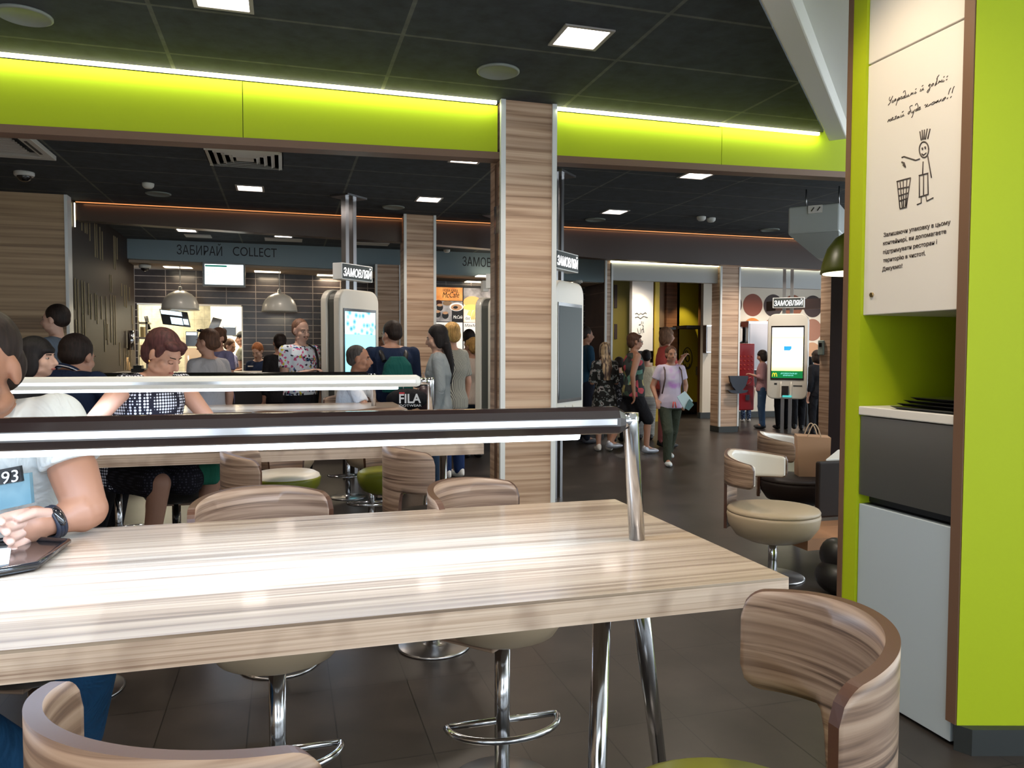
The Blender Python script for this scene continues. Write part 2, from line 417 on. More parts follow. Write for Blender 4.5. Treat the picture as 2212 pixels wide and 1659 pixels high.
k0 = at(296, 655, Y=YT); k1 = at(524, 655, Y=YT); kz = k0.z
w = MB(); w.box(-3, k0.x, YT, YT+.12, 0, 2.9); w.box(k1.x, 5.4, YT, YT+.12, 0, 2.9); w.box(k0.x, k1.x, YT, YT+.12, kz, 2.9); w.box(k0.x, k1.x, YT, YT+.12, 0, .95)
struct('wall_back', w, tw)
w = MB(); w.box(k0.x, k1.x, YT-.01, YT+.13, kz-.02, kz); w.box(k1.x-.02, k1.x, YT-.01, YT+.13, .9, kz); struct('trim_10', w, alu)
# kitchen
kt = mat('kitchen_wall_tile_lit', (.72, .66, .5), .5, fn=tile_fn(.2, .2, (.74, .68, .50), (.5, .44, .3), .003, (0, 0, 0), .02, rot=(R(-90), 0, 0)))
struct('wall_back', bx(-4.5, 1.5, 17.2, 17.3, 0, 2.9), kt)
struct('wall_left', bx(-4.5, -4.4, YT+.12, 17.2, 0, 2.9), kt)
struct('wall_right', bx(1.4, 1.5, YT+.12, 17.2, 0, 2.9), kt)
ps = bx(at(455, 700, Y=15.6).x, 1.4, 15.6, 15.7, 0, 2.9); struct('wall_back', ps, mat('kitchen_bright_panel', (.86, .84, .76), .5))
for i, (x, y) in enumerate(((-2.6, 14.4), (-.6, 14.4), (-2.6, 16.2), (-.2, 15.0))):
    o = bx(x-.3, x+.3, y-.3, y+.3, 2.84, 2.87).build('ceiling_light', k_light); tag(o, 'square white kitchen ceiling light seen through the hatch', 'light', 'kitchen ceiling lights')
    L = bpy.data.lights.new('kitchen_lamp', 'AREA'); L.size = .6; L.energy = 55; L.color = (1, .88, .62)
    lo = bpy.data.objects.new('kitchen_lamp', L); lo.location = (x, y, 2.82); C.objects.link(lo)

# brown tiled return wall on the right of the counter
tb = mat('brown_return_tile', (.05, .035, .03), .3, fn=tile_fn(.6, .15, (.06, .036, .03), (.17, .12, .10), .006, (0, .02, 0), .15, rot=(R(-90), 0, R(-90))))
struct('wall_right', bx(5.36, 5.5, YH+.05, 15.5, 0, 2.62), tb)

# ------------------------------------------------------------------ columns
def column(name, label, x0, x1, y0, y1, z1, edges=True, wood=None, plin=True):
    t = thing(name, label, 'column', ((x0+x1)/2, (y0+y1)/2, 0))
    bx(x0, x1, y0, y1, .1 if plin else 0, z1).build('shaft', wood or wood_h, t)
    if plin: bx(x0-.004, x1+.004, y0-.004, y1, 0, .1).build('plinth', plinth, t)
    if edges:
        for a, b in ((x0-.012, x0+.02), (x1-.02, x1+.012)): bx(a, b, y0-.012, y0+.02, .1 if plin else 0, z1).build('edge_trim', alu, t)
    return t
cm = column('column', 'large zebrano wood column rising behind the nearest communal table', 1.365, 1.725, 4.87, 5.17, ZC)
g = MB(); g.box(1.355, 1.365, 4.98, 5.02, .1, 2.6); g.build('groove', trim_br, cm)
g = bx(1.345, 1.364, 4.95, 5.0, 2.14, 2.32); g.build('clip', chrome, cm)
column('column', 'wood column right of the first order kiosk, reaching the brown fascia', 1.38, 1.745, 9.22, 9.6, ZC)
bc = at(812, 700, Y=12.3); bd = at(864, 700, Y=12.3)
column('column', 'narrow wood column behind the man with the green backpack', bc.x, bd.x, 12.25, 12.44, 2.72)
cc = at(1305, 700, Y=11.6); ce = at(1319, 700, Y=11.6)
column('column', 'slim grey wood column left of the lit restroom opening', cc.x, ce.x, 11.55, 11.60, ZC)
column('column', 'wood column with a cup sign on its right edge', 7.02, 7.38, 11.45, at(1537, 700, X=7.02).y, ZC)
c5 = at(1795, 700, Y=9.5); c6 = at(1808, 700, Y=9.5)
column('column', 'wood column at the right end of the brown fascia', c5.x, c6.x, 9.42, at(1772, 700, X=c5.x).y, ZC)
c7 = at(1810, 700, Y=8.4)
struct('wall_right', bx(c7.x, c7.x+.12, 8.35, 8.5, .55, 2.1), mat('pale_laminate_panel', rough=.5, fn=grain((.5, .5, 26), (.35, .35, 9), [(.55, .50, .46), (.66, .62, .58), (.72, .69, .66), (.76, .74, .71)])))
struct('trim_11', bx(c7.x-.02, c7.x+.55, 8.2, 8.5, .5, .55), wood_h)
c8 = at(1820, 700, Y=7.2)
o = column('column', 'dark slim post between the right column and the green tower', c8.x, c8.x+.25, 7.2, 7.4, 2.62, edges=False, wood=mat('dark_violet_post', (.035, .028, .035), .5), plin=False)

# far headers and rooms
YF = 11.55
for i, (xa, xb, ya, yb, lab) in enumerate(((1319, 1556, 562, 612, 'left'), (1600, 1778, 577, 625, 'right'))):
    a = at(xa, ya, Y=YF); b = at(xb, yb, Y=YF); c = at(xa, yb+3 if i == 0 else yb, Y=YF)
    w = MB(); w.box(a.x, b.x, YF, YF+.12, b.z, ZC); struct('trim_%d' % (12+i), w, head_g)
    tag(bx(a.x, b.x, YF-.03, YF+.001, 2.80, 2.83).build('led_strip', strip_y), 'soft yellow strip light over the %s far grey header' % lab, 'strip light')
# restroom lobby behind the left header
YW = 14.6
def wallpx(name, x0, x1, y0, y1, Y, m, t=.1, **kw):
    a = at(x0, y0, Y=Y); b = at(x1, y1, Y=Y)
    return bx(a.x, b.x, Y, Y+t, max(b.z, 0), a.z)
ya = at(1319, 560, Y=YW)
struct('wall_back', bx(5.5, 15.0, 15.6, 15.7, 0, 3), mat('lobby_wall_brown', (.16, .09, .055), .6))
w = wallpx('w', 1290, 1366, 560, 990, 14.0, None); struct('wall_back', w, lime_d)
s = MB()
for y0, y1 in ((615, 665), (700, 732)):
    a = at(1327, y0, Y=13.99); b = at(1333, y1, Y=13.99); s.box(a.x, b.x, 13.985, 14.0, b.z, a.z)
struct('trim_14', s, mat('dark_slot', (.02, .008, .006), .6))
bin2 = thing('waste_cabinet', 'far white waste cabinet with a stick figure drawing in the restroom lobby', 'cabinet', at(1388, 900, Y=13.7)*1)
bin2.location.z = 0; TM[bin2.name] = Matrix.Translation(bin2.location)
a = at(1366, 600, Y=13.6); b = at(1410, 758, Y=13.6)
bx(a.x, b.x, 13.6, 13.72, b.z, 2.8).build('upper_panel', white_p, bin2)
bx(a.x, b.x, 13.6, 13.72, 0, 1.15).build('lower_door', mat('beige_door', (.42, .36, .28), .5), bin2)
bx(a.x, b.x, 13.68, 13.72, 1.15, b.z).build('niche_back', black_m, bin2)
e = MB()
def stroke(e, pts, Y, r=.0045): e.tube([at(x, y, Y=Y) for x, y in pts], r, 6)
for p in ([(1372, 678), (1376, 676), (1380, 680), (1384, 676), (1388, 679), (1394, 675), (1397, 678)], [(1372, 686), (1378, 684), (1383, 688), (1390, 683), (1399, 686)],
          [(1377, 709), (1379, 720), (1383, 720), (1384, 708)], [(1386, 694), (1386, 700)], [(1389, 695), (1389, 700)], [(1387, 702), (1390, 704), (1389, 710), (1386, 712), (1387, 720)], [(1390, 710), (1391, 719)], [(1384, 700), (1380, 702)]): stroke(e, p, 13.595)
e.build('drawing', ink, bin2)
w = MB(); a = at(1411, 600, Y=13.7); b = at(1416, 990, Y=13.7); w.box(a.x, b.x, 13.60, 13.66, 0, 2.8); struct('trim_15', w, mat('gold_edge', (.45, .33, .03), .4))
struct('wall_back', wallpx('w', 1416, 1441, 560, 990, 15.0, None), mat('lobby_tan', (.42, .27, .18), .6))
struct('wall_back', wallpx('w', 1441, 1464, 560, 990, 14.9, None), mat('lobby_walnut', rough=.5, fn=grain((.4, .4, 20), (.3, .3, 6), [(.10, .035, .015), (.18, .07, .03), (.24, .10, .045), (.28, .12, .06)])))
yl = mat('yellow_lobby_paint', (.42, .34, .012), .6)
struct('wall_back', wallpx('w', 1464, 1511, 560, 708, 14.9, None), yl)
dr = wallpx('d', 1464, 1508, 710, 868, 14.9, None); dd = struct('door_1', dr, mat('yellow_door_paint', (.36, .27, .01), .5))
em = MB()
def circ(cx, cy, rx, ry, n=28, a0=0, a1=360): return [(cx+rx*math.cos(R(a0+(a1-a0)*k/n)), cy+ry*math.sin(R(a0+(a1-a0)*k/n))) for k in range(n+1)]
stroke(em, circ(1485, 774, 10, 23), 14.89, .009); stroke(em, circ(1483, 763, 2.5, 5), 14.89, .01); stroke(em, circ(1485, 774, 4, 7), 14.89, .012); stroke(em, circ(1485, 786, 5, 8, a0=0, a1=180), 14.89, .01)
em.build('emblem', ink, dd)
hd = MB(); a = at(1501, 798, Y=14.88); b = at(1506, 800, Y=14.88); hd.box(a.x, b.x, 14.83, 14.86, a.z-.03, a.z+.01); hd.box(b.x-.03, b.x, 14.86, 14.9, a.z-.12, a.z+.06); hd.build('door_handle', steel, dd)
w = MB(); a = at(1416, 708, Y=14.7); b = at(1440, 711, Y=14.7); w.box(a.x, b.x, 14.3, 15.0, b.z-.02, a.z); a = at(1463, 706, Y=14.7); b = at(1510, 709, Y=14.7); w.box(a.x, b.x, 14.3, 14.9, b.z-.02, a.z+.02)
struct('trim_16', w, black_m)
struct('trim_17', bx(at(1509, 700, Y=14.7).x, at(1518, 700, Y=14.7).x, 14.68, 14.72, 0, 2.85), mat('walnut_frame', (.13, .05, .02), .5))
# wall with big coloured discs
YD = 14.0
dw = MB(); dx0 = at(1519, 700, Y=YD).x; dw.box(dx0, 15.0, YD, YD+.1, .12, 2.95)
cols = [(.20, .045, .02), (.035, .016, .014), (.60, .20, .03), (.36, .34, .27), (.30, .14, .09), (.07, .04, .036), (.26, .08, .03), (.48, .27, .15)]
dm = [mat('wallpaper_cream', (.66, .60, .50), .7)]+[mat('wallpaper_disc_%s' % n, c, .6) for n, c in zip(('rust', 'umber', 'orange', 'sand', 'copper', 'mocha', 'brick', 'tan'), cols)]
c0 = at(1626, 659, Y=YD); sp = at(1670, 660, Y=YD).x-c0.x; sp_z = .50; rad = at(1647, 659, Y=YD).x-c0.x
patt = {0: 1, 1: 2, -1: 5, 2: 5}
for iy in range(-4, 3):
    for ix in range(-6, 10):
        x = c0.x+sp*ix; z = c0.z+sp_z*iy
        if x-rad < dx0 or z < .35 or z > 2.7: continue
        k = 1 if (ix, iy) == (0, 0) else 2 if (ix, iy) == (1, 0) else 3 if (ix, iy) in ((0, -1), (1, -2)) else (ix*3+iy*5) % 8+1
        dw.m = k; i = dw.add([V((x, YD-.004, z))]+[V((x+rad*math.cos(2*PI*q/40), YD-.004, z+rad*math.sin(2*PI*q/40))) for q in range(40)])
        for q in range(40): dw.face([i, i+1+q, i+1+(q+1) % 40])
struct('wall_back', dw, dm)
struct('baseboard_back', bx(dx0-.05, 15.0, YD-.02, YD+.1, 0, .12), plinth)
# dark beam and high shelf upper right behind kiosk
a = at(1700, 632, Y=13.2); b = at(1774, 655, Y=13.2)
sh = MB(); sh.hexa([(a.x-.4, 13.0, 1.99+.18), (b.x+.4, 12.2, 2.05+.2), (b.x+.4, 12.5, 2.05+.2), (a.x-.4, 13.3, 1.99+.18)], [(a.x-.4, 13.0, 2.36), (b.x+.4, 12.2, 2.46), (b.x+.4, 12.5, 2.46), (a.x-.4, 13.3, 2.36)])
struct('trim_18', sh, mat('dark_walnut_beam', (.06, .025, .015), .5))

# ================================================================== RIGHT TOWER (waste cabinet)
tw_ = thing('waste_cabinet', 'tall lime green tower housing the white waste cabinet at the right', 'cabinet', (2.35, 2.3, 0))
XP = 2.2
YA, YB_ = 2.545, 2.088
# side panels (green, brown edge strips)
bx(XP-.012, 3.05, YA, YA+.075, 0, 3.4).build('far_side_panel', lime, tw_)
bx(XP-.016, XP+.03, YA+.072, YA+.098, 0, 3.4).build('edge_strip', trim_br, tw_)
# near wing: starts at the panel corner and swings towards the viewer's right
d16 = V((math.cos(-YAW), math.sin(-YAW), 0)); q0 = V((2.186, 2.040, 0))
nw = MB(); nw.hexa([q0+V((0, 0, .09)), q0+d16*1.4+V((0, 0, .09)), q0+d16*1.4+V((.05, .55, .09)), q0+V((.02, .04, .09))], [q0+V((0, 0, 3.4)), q0+d16*1.4+V((0, 0, 3.4)), q0+d16*1.4+V((.05, .55, 3.4)), q0+V((.02, .04, 3.4))])
nw.build('near_side_panel', lime, tw_)
es = MB(); es.box(XP-.018, XP+.02, 2.043, YB_-.004, .09, 3.4); es.build('edge_strip', trim_br, tw_)
pl = MB(); pl.hexa([V((2.185, 2.05, 0)), V((2.21, 2.0, 0)), q0+d16*1.4+V((0, -.02, 0)), q0+d16*1.4+V((.05, .5, 0)), V((2.25, 2.1, 0))], [V((2.185, 2.05, .09)), V((2.21, 2.0, .09)), q0+d16*1.4+V((0, -.02, .09)), q0+d16*1.4+V((.05, .5, .09)), V((2.25, 2.1, .09))])
pl.build('plinth', plinth, tw_)
bx(XP+.5, XP+.54, YB_, YA, 0, 3.4).build('back_panel', lime, tw_)
bx(XP, XP+.5, YB_, YA, 2.485, 3.4).build('top_panel', white_p, tw_, bevel=.003)
up = bx(XP, XP+.5, YB_, YA, 1.507, 2.479).build('upper_door', white_p, tw_, bevel=.003)
k = MB(); p = at(1884, 637, X=XP)
k.tube([p+V((.002, 0, 0)), p-V((.006, 0, 0))], .009, 16); k.build('lock', mat('brass', (.45, .33, .16), .3, 1), up)
bx(XP-.012, XP+.5, YB_, YA, 1.112, 1.147).build('tray_shelf', white_p, tw_, bevel=.004)
bx(XP-.004, XP+.02, YB_, YA-.004, .795, 1.108).build('flap', flap_m, tw_)
bx(XP+.05, XP+.5, YB_, YA, .76, .795).build('slot', black_m, tw_)
bx(XP-.002, XP+.03, YB_-.01, YA-.004, .012, .757).build('lower_door', grey_p, tw_, bevel=.002)
bx(XP+.03, XP+.5, YB_, YA, 0, .757).build('carcass', black_m, tw_)
# drawing and writing on the upper door
dr = MB()
def ds(pts, r=.0022):
    P = [at(x, y, X=XP-.001) for x, y in pts]; dr.tube(P, r, 6)
for pts in ([(1987, 284), (1990, 303)], [(1992, 281), (1993, 302)], [(1997, 280), (1996, 301)], [(2003, 278), (1999, 301)], [(2009, 278), (2004, 300)],
            circ(1996, 323, 10, 17), [(1948, 340), (1953, 338), (1965, 342), (1978, 346), (1987, 343)], [(1994, 349), (1993, 378)], [(2004, 337), (2008, 360), (2012, 384)],
            [(1985, 379), (2005, 374)], [(1986, 380), (1986, 425)], [(2004, 376), (2005, 419)], [(1995, 378), (1995, 422)], [(1985, 426), (2006, 419)],
            [(1990, 426), (1990, 438), (1981, 442)], [(2000, 422), (2002, 434), (2016, 427)],
            [(1937, 392), (1967, 384)], [(1938, 392), (1944, 450)], [(1967, 384), (1958, 446)], [(1944, 451), (1959, 447)], [(1940, 408), (1965, 403)], [(1942, 423), (1963, 416)], [(1943, 434), (1961, 428)],
            [(1944, 390), (1949, 449)], [(1951, 389), (1952, 448)], [(1959, 387), (1956, 447)]): ds(pts)
ds([(1992, 319), (1993, 323)], .003); ds([(1998, 317), (1999, 321)], .003); ds([(1991, 332), (1995, 335), (2001, 330)], .002); ds([(1948, 350), (1953, 352), (1956, 361), (1951, 356)], .003)
dr.build('drawing', mat('brown_ink', (.06, .045, .04), .7), up)
def door_text(s, a, b, h, shear=0, bold=0):
    A = at(*a, X=XP-.0005); B = at(*b, X=XP-.0005)
    text('lettering', s, A, B-A, (0, 0, 1), MC['brown_ink'], up, width=(B-A).length, height=h, depth=.0012, shear=shear, bold=bold)
HW = '''240,680 215,760 235,800 280,750 325,650 270,790 250,850 190,930|345,780 310,810 300,850 330,850 370,800 425,740 410,730 375,780 380,810 430,770|470,740 450,840 420,940|460,800 510,700 530,700 515,770 475,790 540,740 610,660 580,670 550,730 580,745 620,710|690,640 640,680 620,730 660,720 700,650 710,590 690,490 650,520 635,560|700,650 690,710 730,680|750,620 725,690 760,680 805,600 790,660 830,650|885,550 850,640|860,620 920,560|935,540 905,600 950,580|1010,520 970,580 1000,585 1035,545|1000,465 1030,430|1165,440 1140,520 1175,505 1240,410 1215,480 1255,460|1195,365 1235,330|1390,350 1440,290 1450,310 1400,370 1440,380 1425,470 1370,560 1345,540 1370,490 1450,400|1530,280 1480,320 1470,365 1510,350 1550,290 1530,270|1580,350 1640,200 1640,130 1710,20 1660,80 1650,180 1620,300 1580,350 1650,280|1720,190 1680,280|1695,250 1750,210|1790,170 1750,240 1790,230|1830,170 1800,235 1840,225 1870,190|1840,100 1870,65|1935,95 1970,50|1915,180 1950,145|205,1350 170,1440|190,1400 240,1350|265,1330 225,1410 260,1400 345,1290 320,1290 280,1360 310,1380 350,1340|390,1280 430,1250|440,1240 380,1350 350,1370|380,1350 420,1330|500,1260 450,1290 440,1330 470,1325 520,1260 490,1310 530,1290|580,1220 555,1290 590,1280 650,1195 630,1260 670,1235|600,1145 645,1105|870,1090 800,1130 775,1190 800,1200 850,1130 860,1080 840,1030 830,980 870,945 915,930|910,1100 880,1160 920,1150 980,1060 940,1170 910,1270 880,1300|1060,1030 1010,1060 1000,1110 1030,1100 1075,1030 1080,950 1050,870 1010,900 1005,940|1075,1030 1060,1090 1090,1070 1155,975 1120,980 1095,1050 1120,1070 1165,1030|1275,935 1310,905 1320,950 1370,890 1300,1000|1370,890 1340,970 1380,960 1465,880 1430,930|1560,820 1500,860 1480,920 1520,910 1570,860 1590,810 1570,880|1590,860 1660,790 1620,870|1640,850 1690,770 1680,830|1700,840 1780,740 1740,810|1900,690 1830,740 1790,810 1840,790 1910,700 1890,680|2060,410 2020,480 1985,610|1940,745 1975,700|2165,360 2120,450 2095,565|2045,705 2080,660'''
hw = MB()
for st_ in HW.split('|'):
    hw.tube([at(1905+float(a_.split(',')[0])/13.825, 160+float(a_.split(',')[1])/13.825, X=XP-.0006) for a_ in st_.split()], .0014, 6)
hw.build('handwriting', MC['brown_ink'], up)
for s, a, b in (('Залишаючи упаковку в цьому', (1909, 512), (2053, 484)), ('контейнері, ви допомагаєте', (1908, 530), (2044, 504)), ('підтримувати ресторан і', (1908, 549), (2024, 527)), ('територію в чистоті.', (1908, 567), (1999, 551)), ('Дякуємо!', (1906, 586), (1949, 578))):
    door_text(s, a, b, .0155, 0, .005)
tr = MB()
for i in range(3): tr.box(XP+.03, XP+.42, YB_+.005, YB_+.30, 1.149+.011*i, 1.157+.011*i)
for n in range(4):
    t = MB(); z = 1.149+.012*n; x0 = XP-.0+.012*n
    t.hexa([(x0, 2.10, z), (x0, 2.36-.02*n, z), (x0+.3, 2.36-.02*n, z), (x0+.3, 2.10, z)], [(x0-.012, 2.095, z+.010), (x0-.012, 2.385-.02*n, z+.010), (x0+.31, 2.385-.02*n, z+.010), (x0+.31, 2.095, z+.010)])
    tag(t.build('serving_tray', black_gl, bevel=.003), 'black plastic serving tray stacked on the shelf of the green waste tower', 'tray', 'trays stacked on the waste cabinet shelf')

# ================================================================== TABLES AND LAMP BARS
XR = .985
def table(label, y0, y1, xr, xl, legs):
    t = thing('communal_table', label, 'table', ((xr+xl)/2, (y0+y1)/2, 0), group='long communal tables')
    bx(xl, xr, y0, y1, .894, .9).build('tabletop', wood_t, t)
    bx(xl, xr, y0, y1, .846, .894).build('edge_board', ply, t)
    for a, b in legs: MB().tube([a, b], .021, 16).build('leg', chrome, t)
    return t
def ext(a, b, z=0.0):
    d = b-a; return a+d*((z-a.z)/d.z)
l1a, l1b = at(1300, 1345, Y=1.62), at(1290, 1659, Y=1.55); l2a, l2b = at(1386, 1338, Y=1.66), at(1420, 1612, Y=1.95)
def leg(a, b): t = a+(a-b)*((.846-a.z)/(a.z-b.z)); return (t, ext(a, b))
table('nearest long zebrano table top with thick plywood edge', 1.334, 2.2, XR, -2.4, [leg(l1a, l1b), leg(l2a, l2b), (V((-1.6, 1.7, .846)), V((-1.6, 1.5, 0))), (V((-1.55, 1.75, .846)), V((-1.45, 2.0, 0)))])
table('middle long zebrano table under the white lamp bar', 3.72, 4.59, .95, -2.9, [(V((.74, 4.15, .846)), V((.74, 4.15, 0))), (V((.83, 4.15, .846)), V((.83, 4.15, 0))), (V((-2.2, 4.15, .846)), V((-2.2, 4.15, 0)))])
table('farthest long zebrano table under the black lamp bar', 6.1, 6.97, .93, -2.9, [(V((.7, 6.5, .846)), V((.7, 6.5, 0))), (V((-2.2, 6.5, .846)), V((-2.2, 6.5, 0)))])

def lamp(label, Y, zc, x0, x1, px, house, lean=0, dz=0):
    t = thing('table_lamp_bar', label, 'lamp', (px, Y, .9), group='bar lamps along the table centres')
    def ring(x, sc=1): return [V((x, Y+dy*sc, zc+z*sc)) for dy, z in ((-.030, -.026), (-.035, -.008), (-.035, .012), (-.027, .029), (-.010, .037), (.010, .037), (.027, .029), (.035, .012), (.035, -.008), (.030, -.026))]
    b = MB(); rs = [ring(x0), ring(x1-.02), ring(x1, .72)]; n = 10
    idx = [b.add(r) for r in rs]
    for q in range(2):
        for k in range(n): b.face([idx[q]+k, idx[q]+(k+1) % n, idx[q+1]+(k+1) % n, idx[q+1]+k])
    b.face([idx[0]+k for k in range(n)]); b.face([idx[2]+k for k in range(n)])
    b.build('housing', house, t, bevel=.003)
    bx(x0, x1-.03, Y-.0375, Y-.033, zc-.004, zc+.010).build('reflector_band', chrome, t)
    d = MB(); d.prism([(x0, Y-.029, zc-.026), (x0, Y-.024, zc-.036), (x0, Y-.010, zc-.040), (x0, Y+.010, zc-.040), (x0, Y+.024, zc-.036), (x0, Y+.029, zc-.026)], (x1-x0-.12, 0, 0)); d.build('diffuser', led, t)
    p = MB(); p.tube([(x1-.01, Y, zc+.002), (px+lean, Y, zc+.002)], .019, 16); p.build('elbow', chrome, t)
    p = MB(); p.tube([(px+lean, Y, zc+.021), (px+lean, Y, zc+.0), (px, Y, .9005)], .0195, 18); p.build('post', chrome, t)
    L = bpy.data.lights.new('bar_led', 'AREA'); L.shape = 'RECTANGLE'; L.size = x1-x0-.15; L.size_y = .03; L.energy = (14.5 if Y < 2 else 7)*(x1-x0)/2; L.color = (.50, .71, 1)
    lo = bpy.data.objects.new('bar_led', L); lo.location = ((x0+x1-.15)/2, Y, zc-.046); C.objects.link(lo)
    return t
lamp('dark brown glossy lamp bar with steel post on the nearest table', 1.71, 1.191, -2.0, .783, .825, brown_gl, -.02)
lamp('white lamp bar with steel post on the middle table', 4.15, 1.195, -2.4, .70, .76, white_gl)
lamp('black lamp bar with steel post on the farthest table', 6.52, 1.150, -2.4, .665, .71, black_gl)

# ================================================================== STOOLS
def shell(mb, r, t, zlo_f, zhi_f, span, n=44, m_in=0, m_out=0, m_edge=1, cx=0, cy=0):
    rows = 8; g = []
    for side, rr in ((0, r), (1, r+t)):
        gg = []
        for k in range(n+1):
            a = -span+2*span*k/n; lo, hi = zlo_f(a), zhi_f(a)
            gg.append([mb.add([(cx+rr*math.sin(a), cy+rr*math.cos(a), lo+(hi-lo)*q/rows)]) for q in range(rows+1)])
        g.append(gg)
    for k in range(n):
        for q in range(rows):
            mb.m = m_in; mb.face([g[0][k][q], g[0][k+1][q], g[0][k+1][q+1], g[0][k][q+1]], True)
            mb.m = m_out; mb.face([g[1][k][q], g[1][k][q+1], g[1][k+1][q+1], g[1][k+1][q]], True)
        mb.m = m_edge
        mb.face([g[0][k][rows], g[0][k+1][rows], g[1][k+1][rows], g[1][k][rows]]); mb.face([g[0][k][0], g[1][k][0], g[1][k+1][0], g[0][k+1][0]])
    for q in range(rows):
        mb.face([g[0][0][q], g[0][0][q+1], g[1][0][q+1], g[1][0][q]]); mb.face([g[0][n][q], g[1][n][q], g[1][n][q+1], g[0][n][q+1]])
def make_bar_stool(seatm, top=None):
    t = thing('bar_stool', 'x', 'stool', group='swivel stools at the communal tables')
    s = MB(); s.lathe([(.02, .475), (.12, .48), (.165, .50), (.195, .545), (.203, .585), (.196, .61), (.17, .624), (.10, .63), (.01, .632)], seg=40)
    s.build('seat', top or seatm, t, world=False)
    if top is not None:
        s = MB(); s.lathe([(.13, .484), (.168, .50), (.199, .545), (.207, .585), (.204, .596)], seg=40); s.build('seat_side', seatm, t, world=False)
    span = R(72)
    def rnd(a, w=.045):
        d = (span-abs(a))*.235
        return 0 if d > w else (w-math.sqrt(max(0, w*w-(w-d)**2)))
    hi = lambda a: .945-.028*(abs(a)/span)**2-rnd(a)
    def lo(a):
        base = .752-.012*(abs(a)/span)**2+rnd(a)
        k = abs(a)/R(27)
        if k < 1: return .50
        if k < 1.25: return .50+(base-.50)*(1-(1-(k-1)/.25)**2)**.5
        return base
    b = MB(); shell(b, .212, .020, lo, hi, span, n=72)
    b.build('backrest', [wood_s, edge_br], t, world=False)
    b = MB(); b.box(-.085, .085, -.02, .228, .452, .474); b.build('seat_bracket', wood_s, t, world=False, bevel=.004)
    MB().tube([(0, 0, .012), (0, 0, .475)], .024, 20).build('pole', chrome, t, world=False)
    MB().lathe([(.165, 0), (.168, .006), (.16, .011), (.06, .014), (.03, .02), (.025, .03)], seg=40).build('base', steel, t, world=False)
    f = MB(); pts = [(-.17, 0, .21), (-.17, -.02, .21)]+[(-.17*math.cos(R(180*k/16)), -.02-.11*math.sin(R(180*k/16)), .21) for k in range(17)]+[(.17, 0, .21)]
    f.tube([(-.17, 0, .21)]+[(-.178*math.cos(R(10*k)), -.005-.125*math.sin(R(10*k)), .21) for k in range(19)]+[(.17, 0, .21)], .0105, 10)
    f.tube([(-.172, 0, .21), (.172, 0, .21)], .0105, 10)
    f.build('footrest', chrome, t, world=False)
    return t
G = make_bar_stool(olive); K = make_bar_stool(blackv); W = make_bar_stool(beige); GW = make_bar_stool(olive, cream_w)
used = set()
def stool(proto, x, y, back_deg, label):
    """back_deg: direction in which the backrest lies"""
    o = proto if proto.name not in used else copy_tree(proto)
    used.add(proto.name)
    for ch in kids(o):
        if ch.name.startswith('footrest'): ch.rotation_euler = (0, 0, -R(back_deg-90))
    return place(o, (x, y, 0), R(back_deg-90), label)
stool(G, .68, 1.05, -17, 'green seated stool at the near right corner of the nearest table, back turned right')
stool(W, -.075, 1.07, 228, 'stool at the bottom left with a pale plywood backrest in front of the nearest table')
stool(W, .64, 2.27, 132, 'stool across the nearest table, closest to its right end')
stool(W, -.03, 2.27, 115, 'stool across the nearest table, just right of the seated man')
stool(K, -.66, 2.36, 160, 'black seated stool under the man in the white shirt')
stool(K, .647, 3.46, 189, 'stool on the near side of the middle table, below its steel post')
stool(K, -.035, 3.44, 182, 'stool left of the one under the steel post at the middle table')
stool(K, -.80, 3.38, 185, 'stool on the near side of the middle table, mostly hidden by the near man')
stool(G, .62, 4.80, 100, 'green stool behind the middle table, right of the one with a pale seat')
stool(GW, .0, 4.86, 90, 'green stool with a pale top behind the middle table')
stool(K, -.62, 4.86, 90, 'black stool carrying the woman in the dotted top')
stool(W, .0, 5.80, 250, 'beige stool on the near side of the farthest table, behind the pale topped stool')
stool(W, .62, 5.90, 290, 'beige stool on the near side of the farthest table, at its right end')
stool(K, .55, 7.25, 90, 'black stool carrying the man in the white shirt at the farthest table')
stool(K, -1.05, 5.50, 90, 'black stool between the tables under the man in the navy polo')

def make_tub(seatm, padm, under):
    t = thing('tub_chair', 'x', 'chair', group='low swivel tub chairs at the right')
    s = MB(); s.lathe([(.02, .225), (.15, .228), (.22, .26), (.262, .32), (.272, .38), (.268, .398)], seg=44); s.build('seat_side', under, t, world=False)
    s = MB(); s.lathe([(.10, .39), (.268, .399), (.27, .41), (.262, .422), (.20, .433), (.08, .436), (.01, .437)], seg=44); s.build('seat', seatm, t, world=False)
    span = R(87)
    def rnd(a, w=.03):
        d = (span-abs(a))*.28
        return 0 if d > w else (w-math.sqrt(max(0, w*w-(w-d)**2)))
    hi = lambda a: .76-.055*(abs(a)/span)-rnd(a)
    def lo(a):
        base = .565+rnd(a); k = abs(a)/R(16)
        return .27 if k < 1 else base
    b = MB(); shell(b, .272, .018, lo, hi, span, n=80); b.build('backrest', [wood_s, edge_br], t, world=False)
    lo2 = lambda a: .575+rnd(a); hi2 = lambda a: .752-.055*(abs(a)/span)-rnd(a)
    b = MB(); shell(b, .245, .026, lo2, hi2, R(85), n=60, m_edge=0); b.build('back_pad', padm, t, world=False)
    MB().tube([(0, 0, .01), (0, 0, .24)], .026, 20).build('pole', chrome, t, world=False)
    MB().lathe([(.185, 0), (.188, .006), (.18, .011), (.05, .016), (.03, .03)], seg=40).build('base', steel, t, world=False)
    return t
tc = make_tub(beige, cream_w, beige)
place(tc, (2.82, 3.98, 0), R(125-90), 'cream and beige tub chair beside the end of the nearest table')
tc2 = make_tub(brown_lea, cream_w, brown_lea)
q = at(1722, 1026, Z=.437); place(tc2, (q.x, q.y, 0), R(143-90), 'dark seated tub chair holding the paper bag')

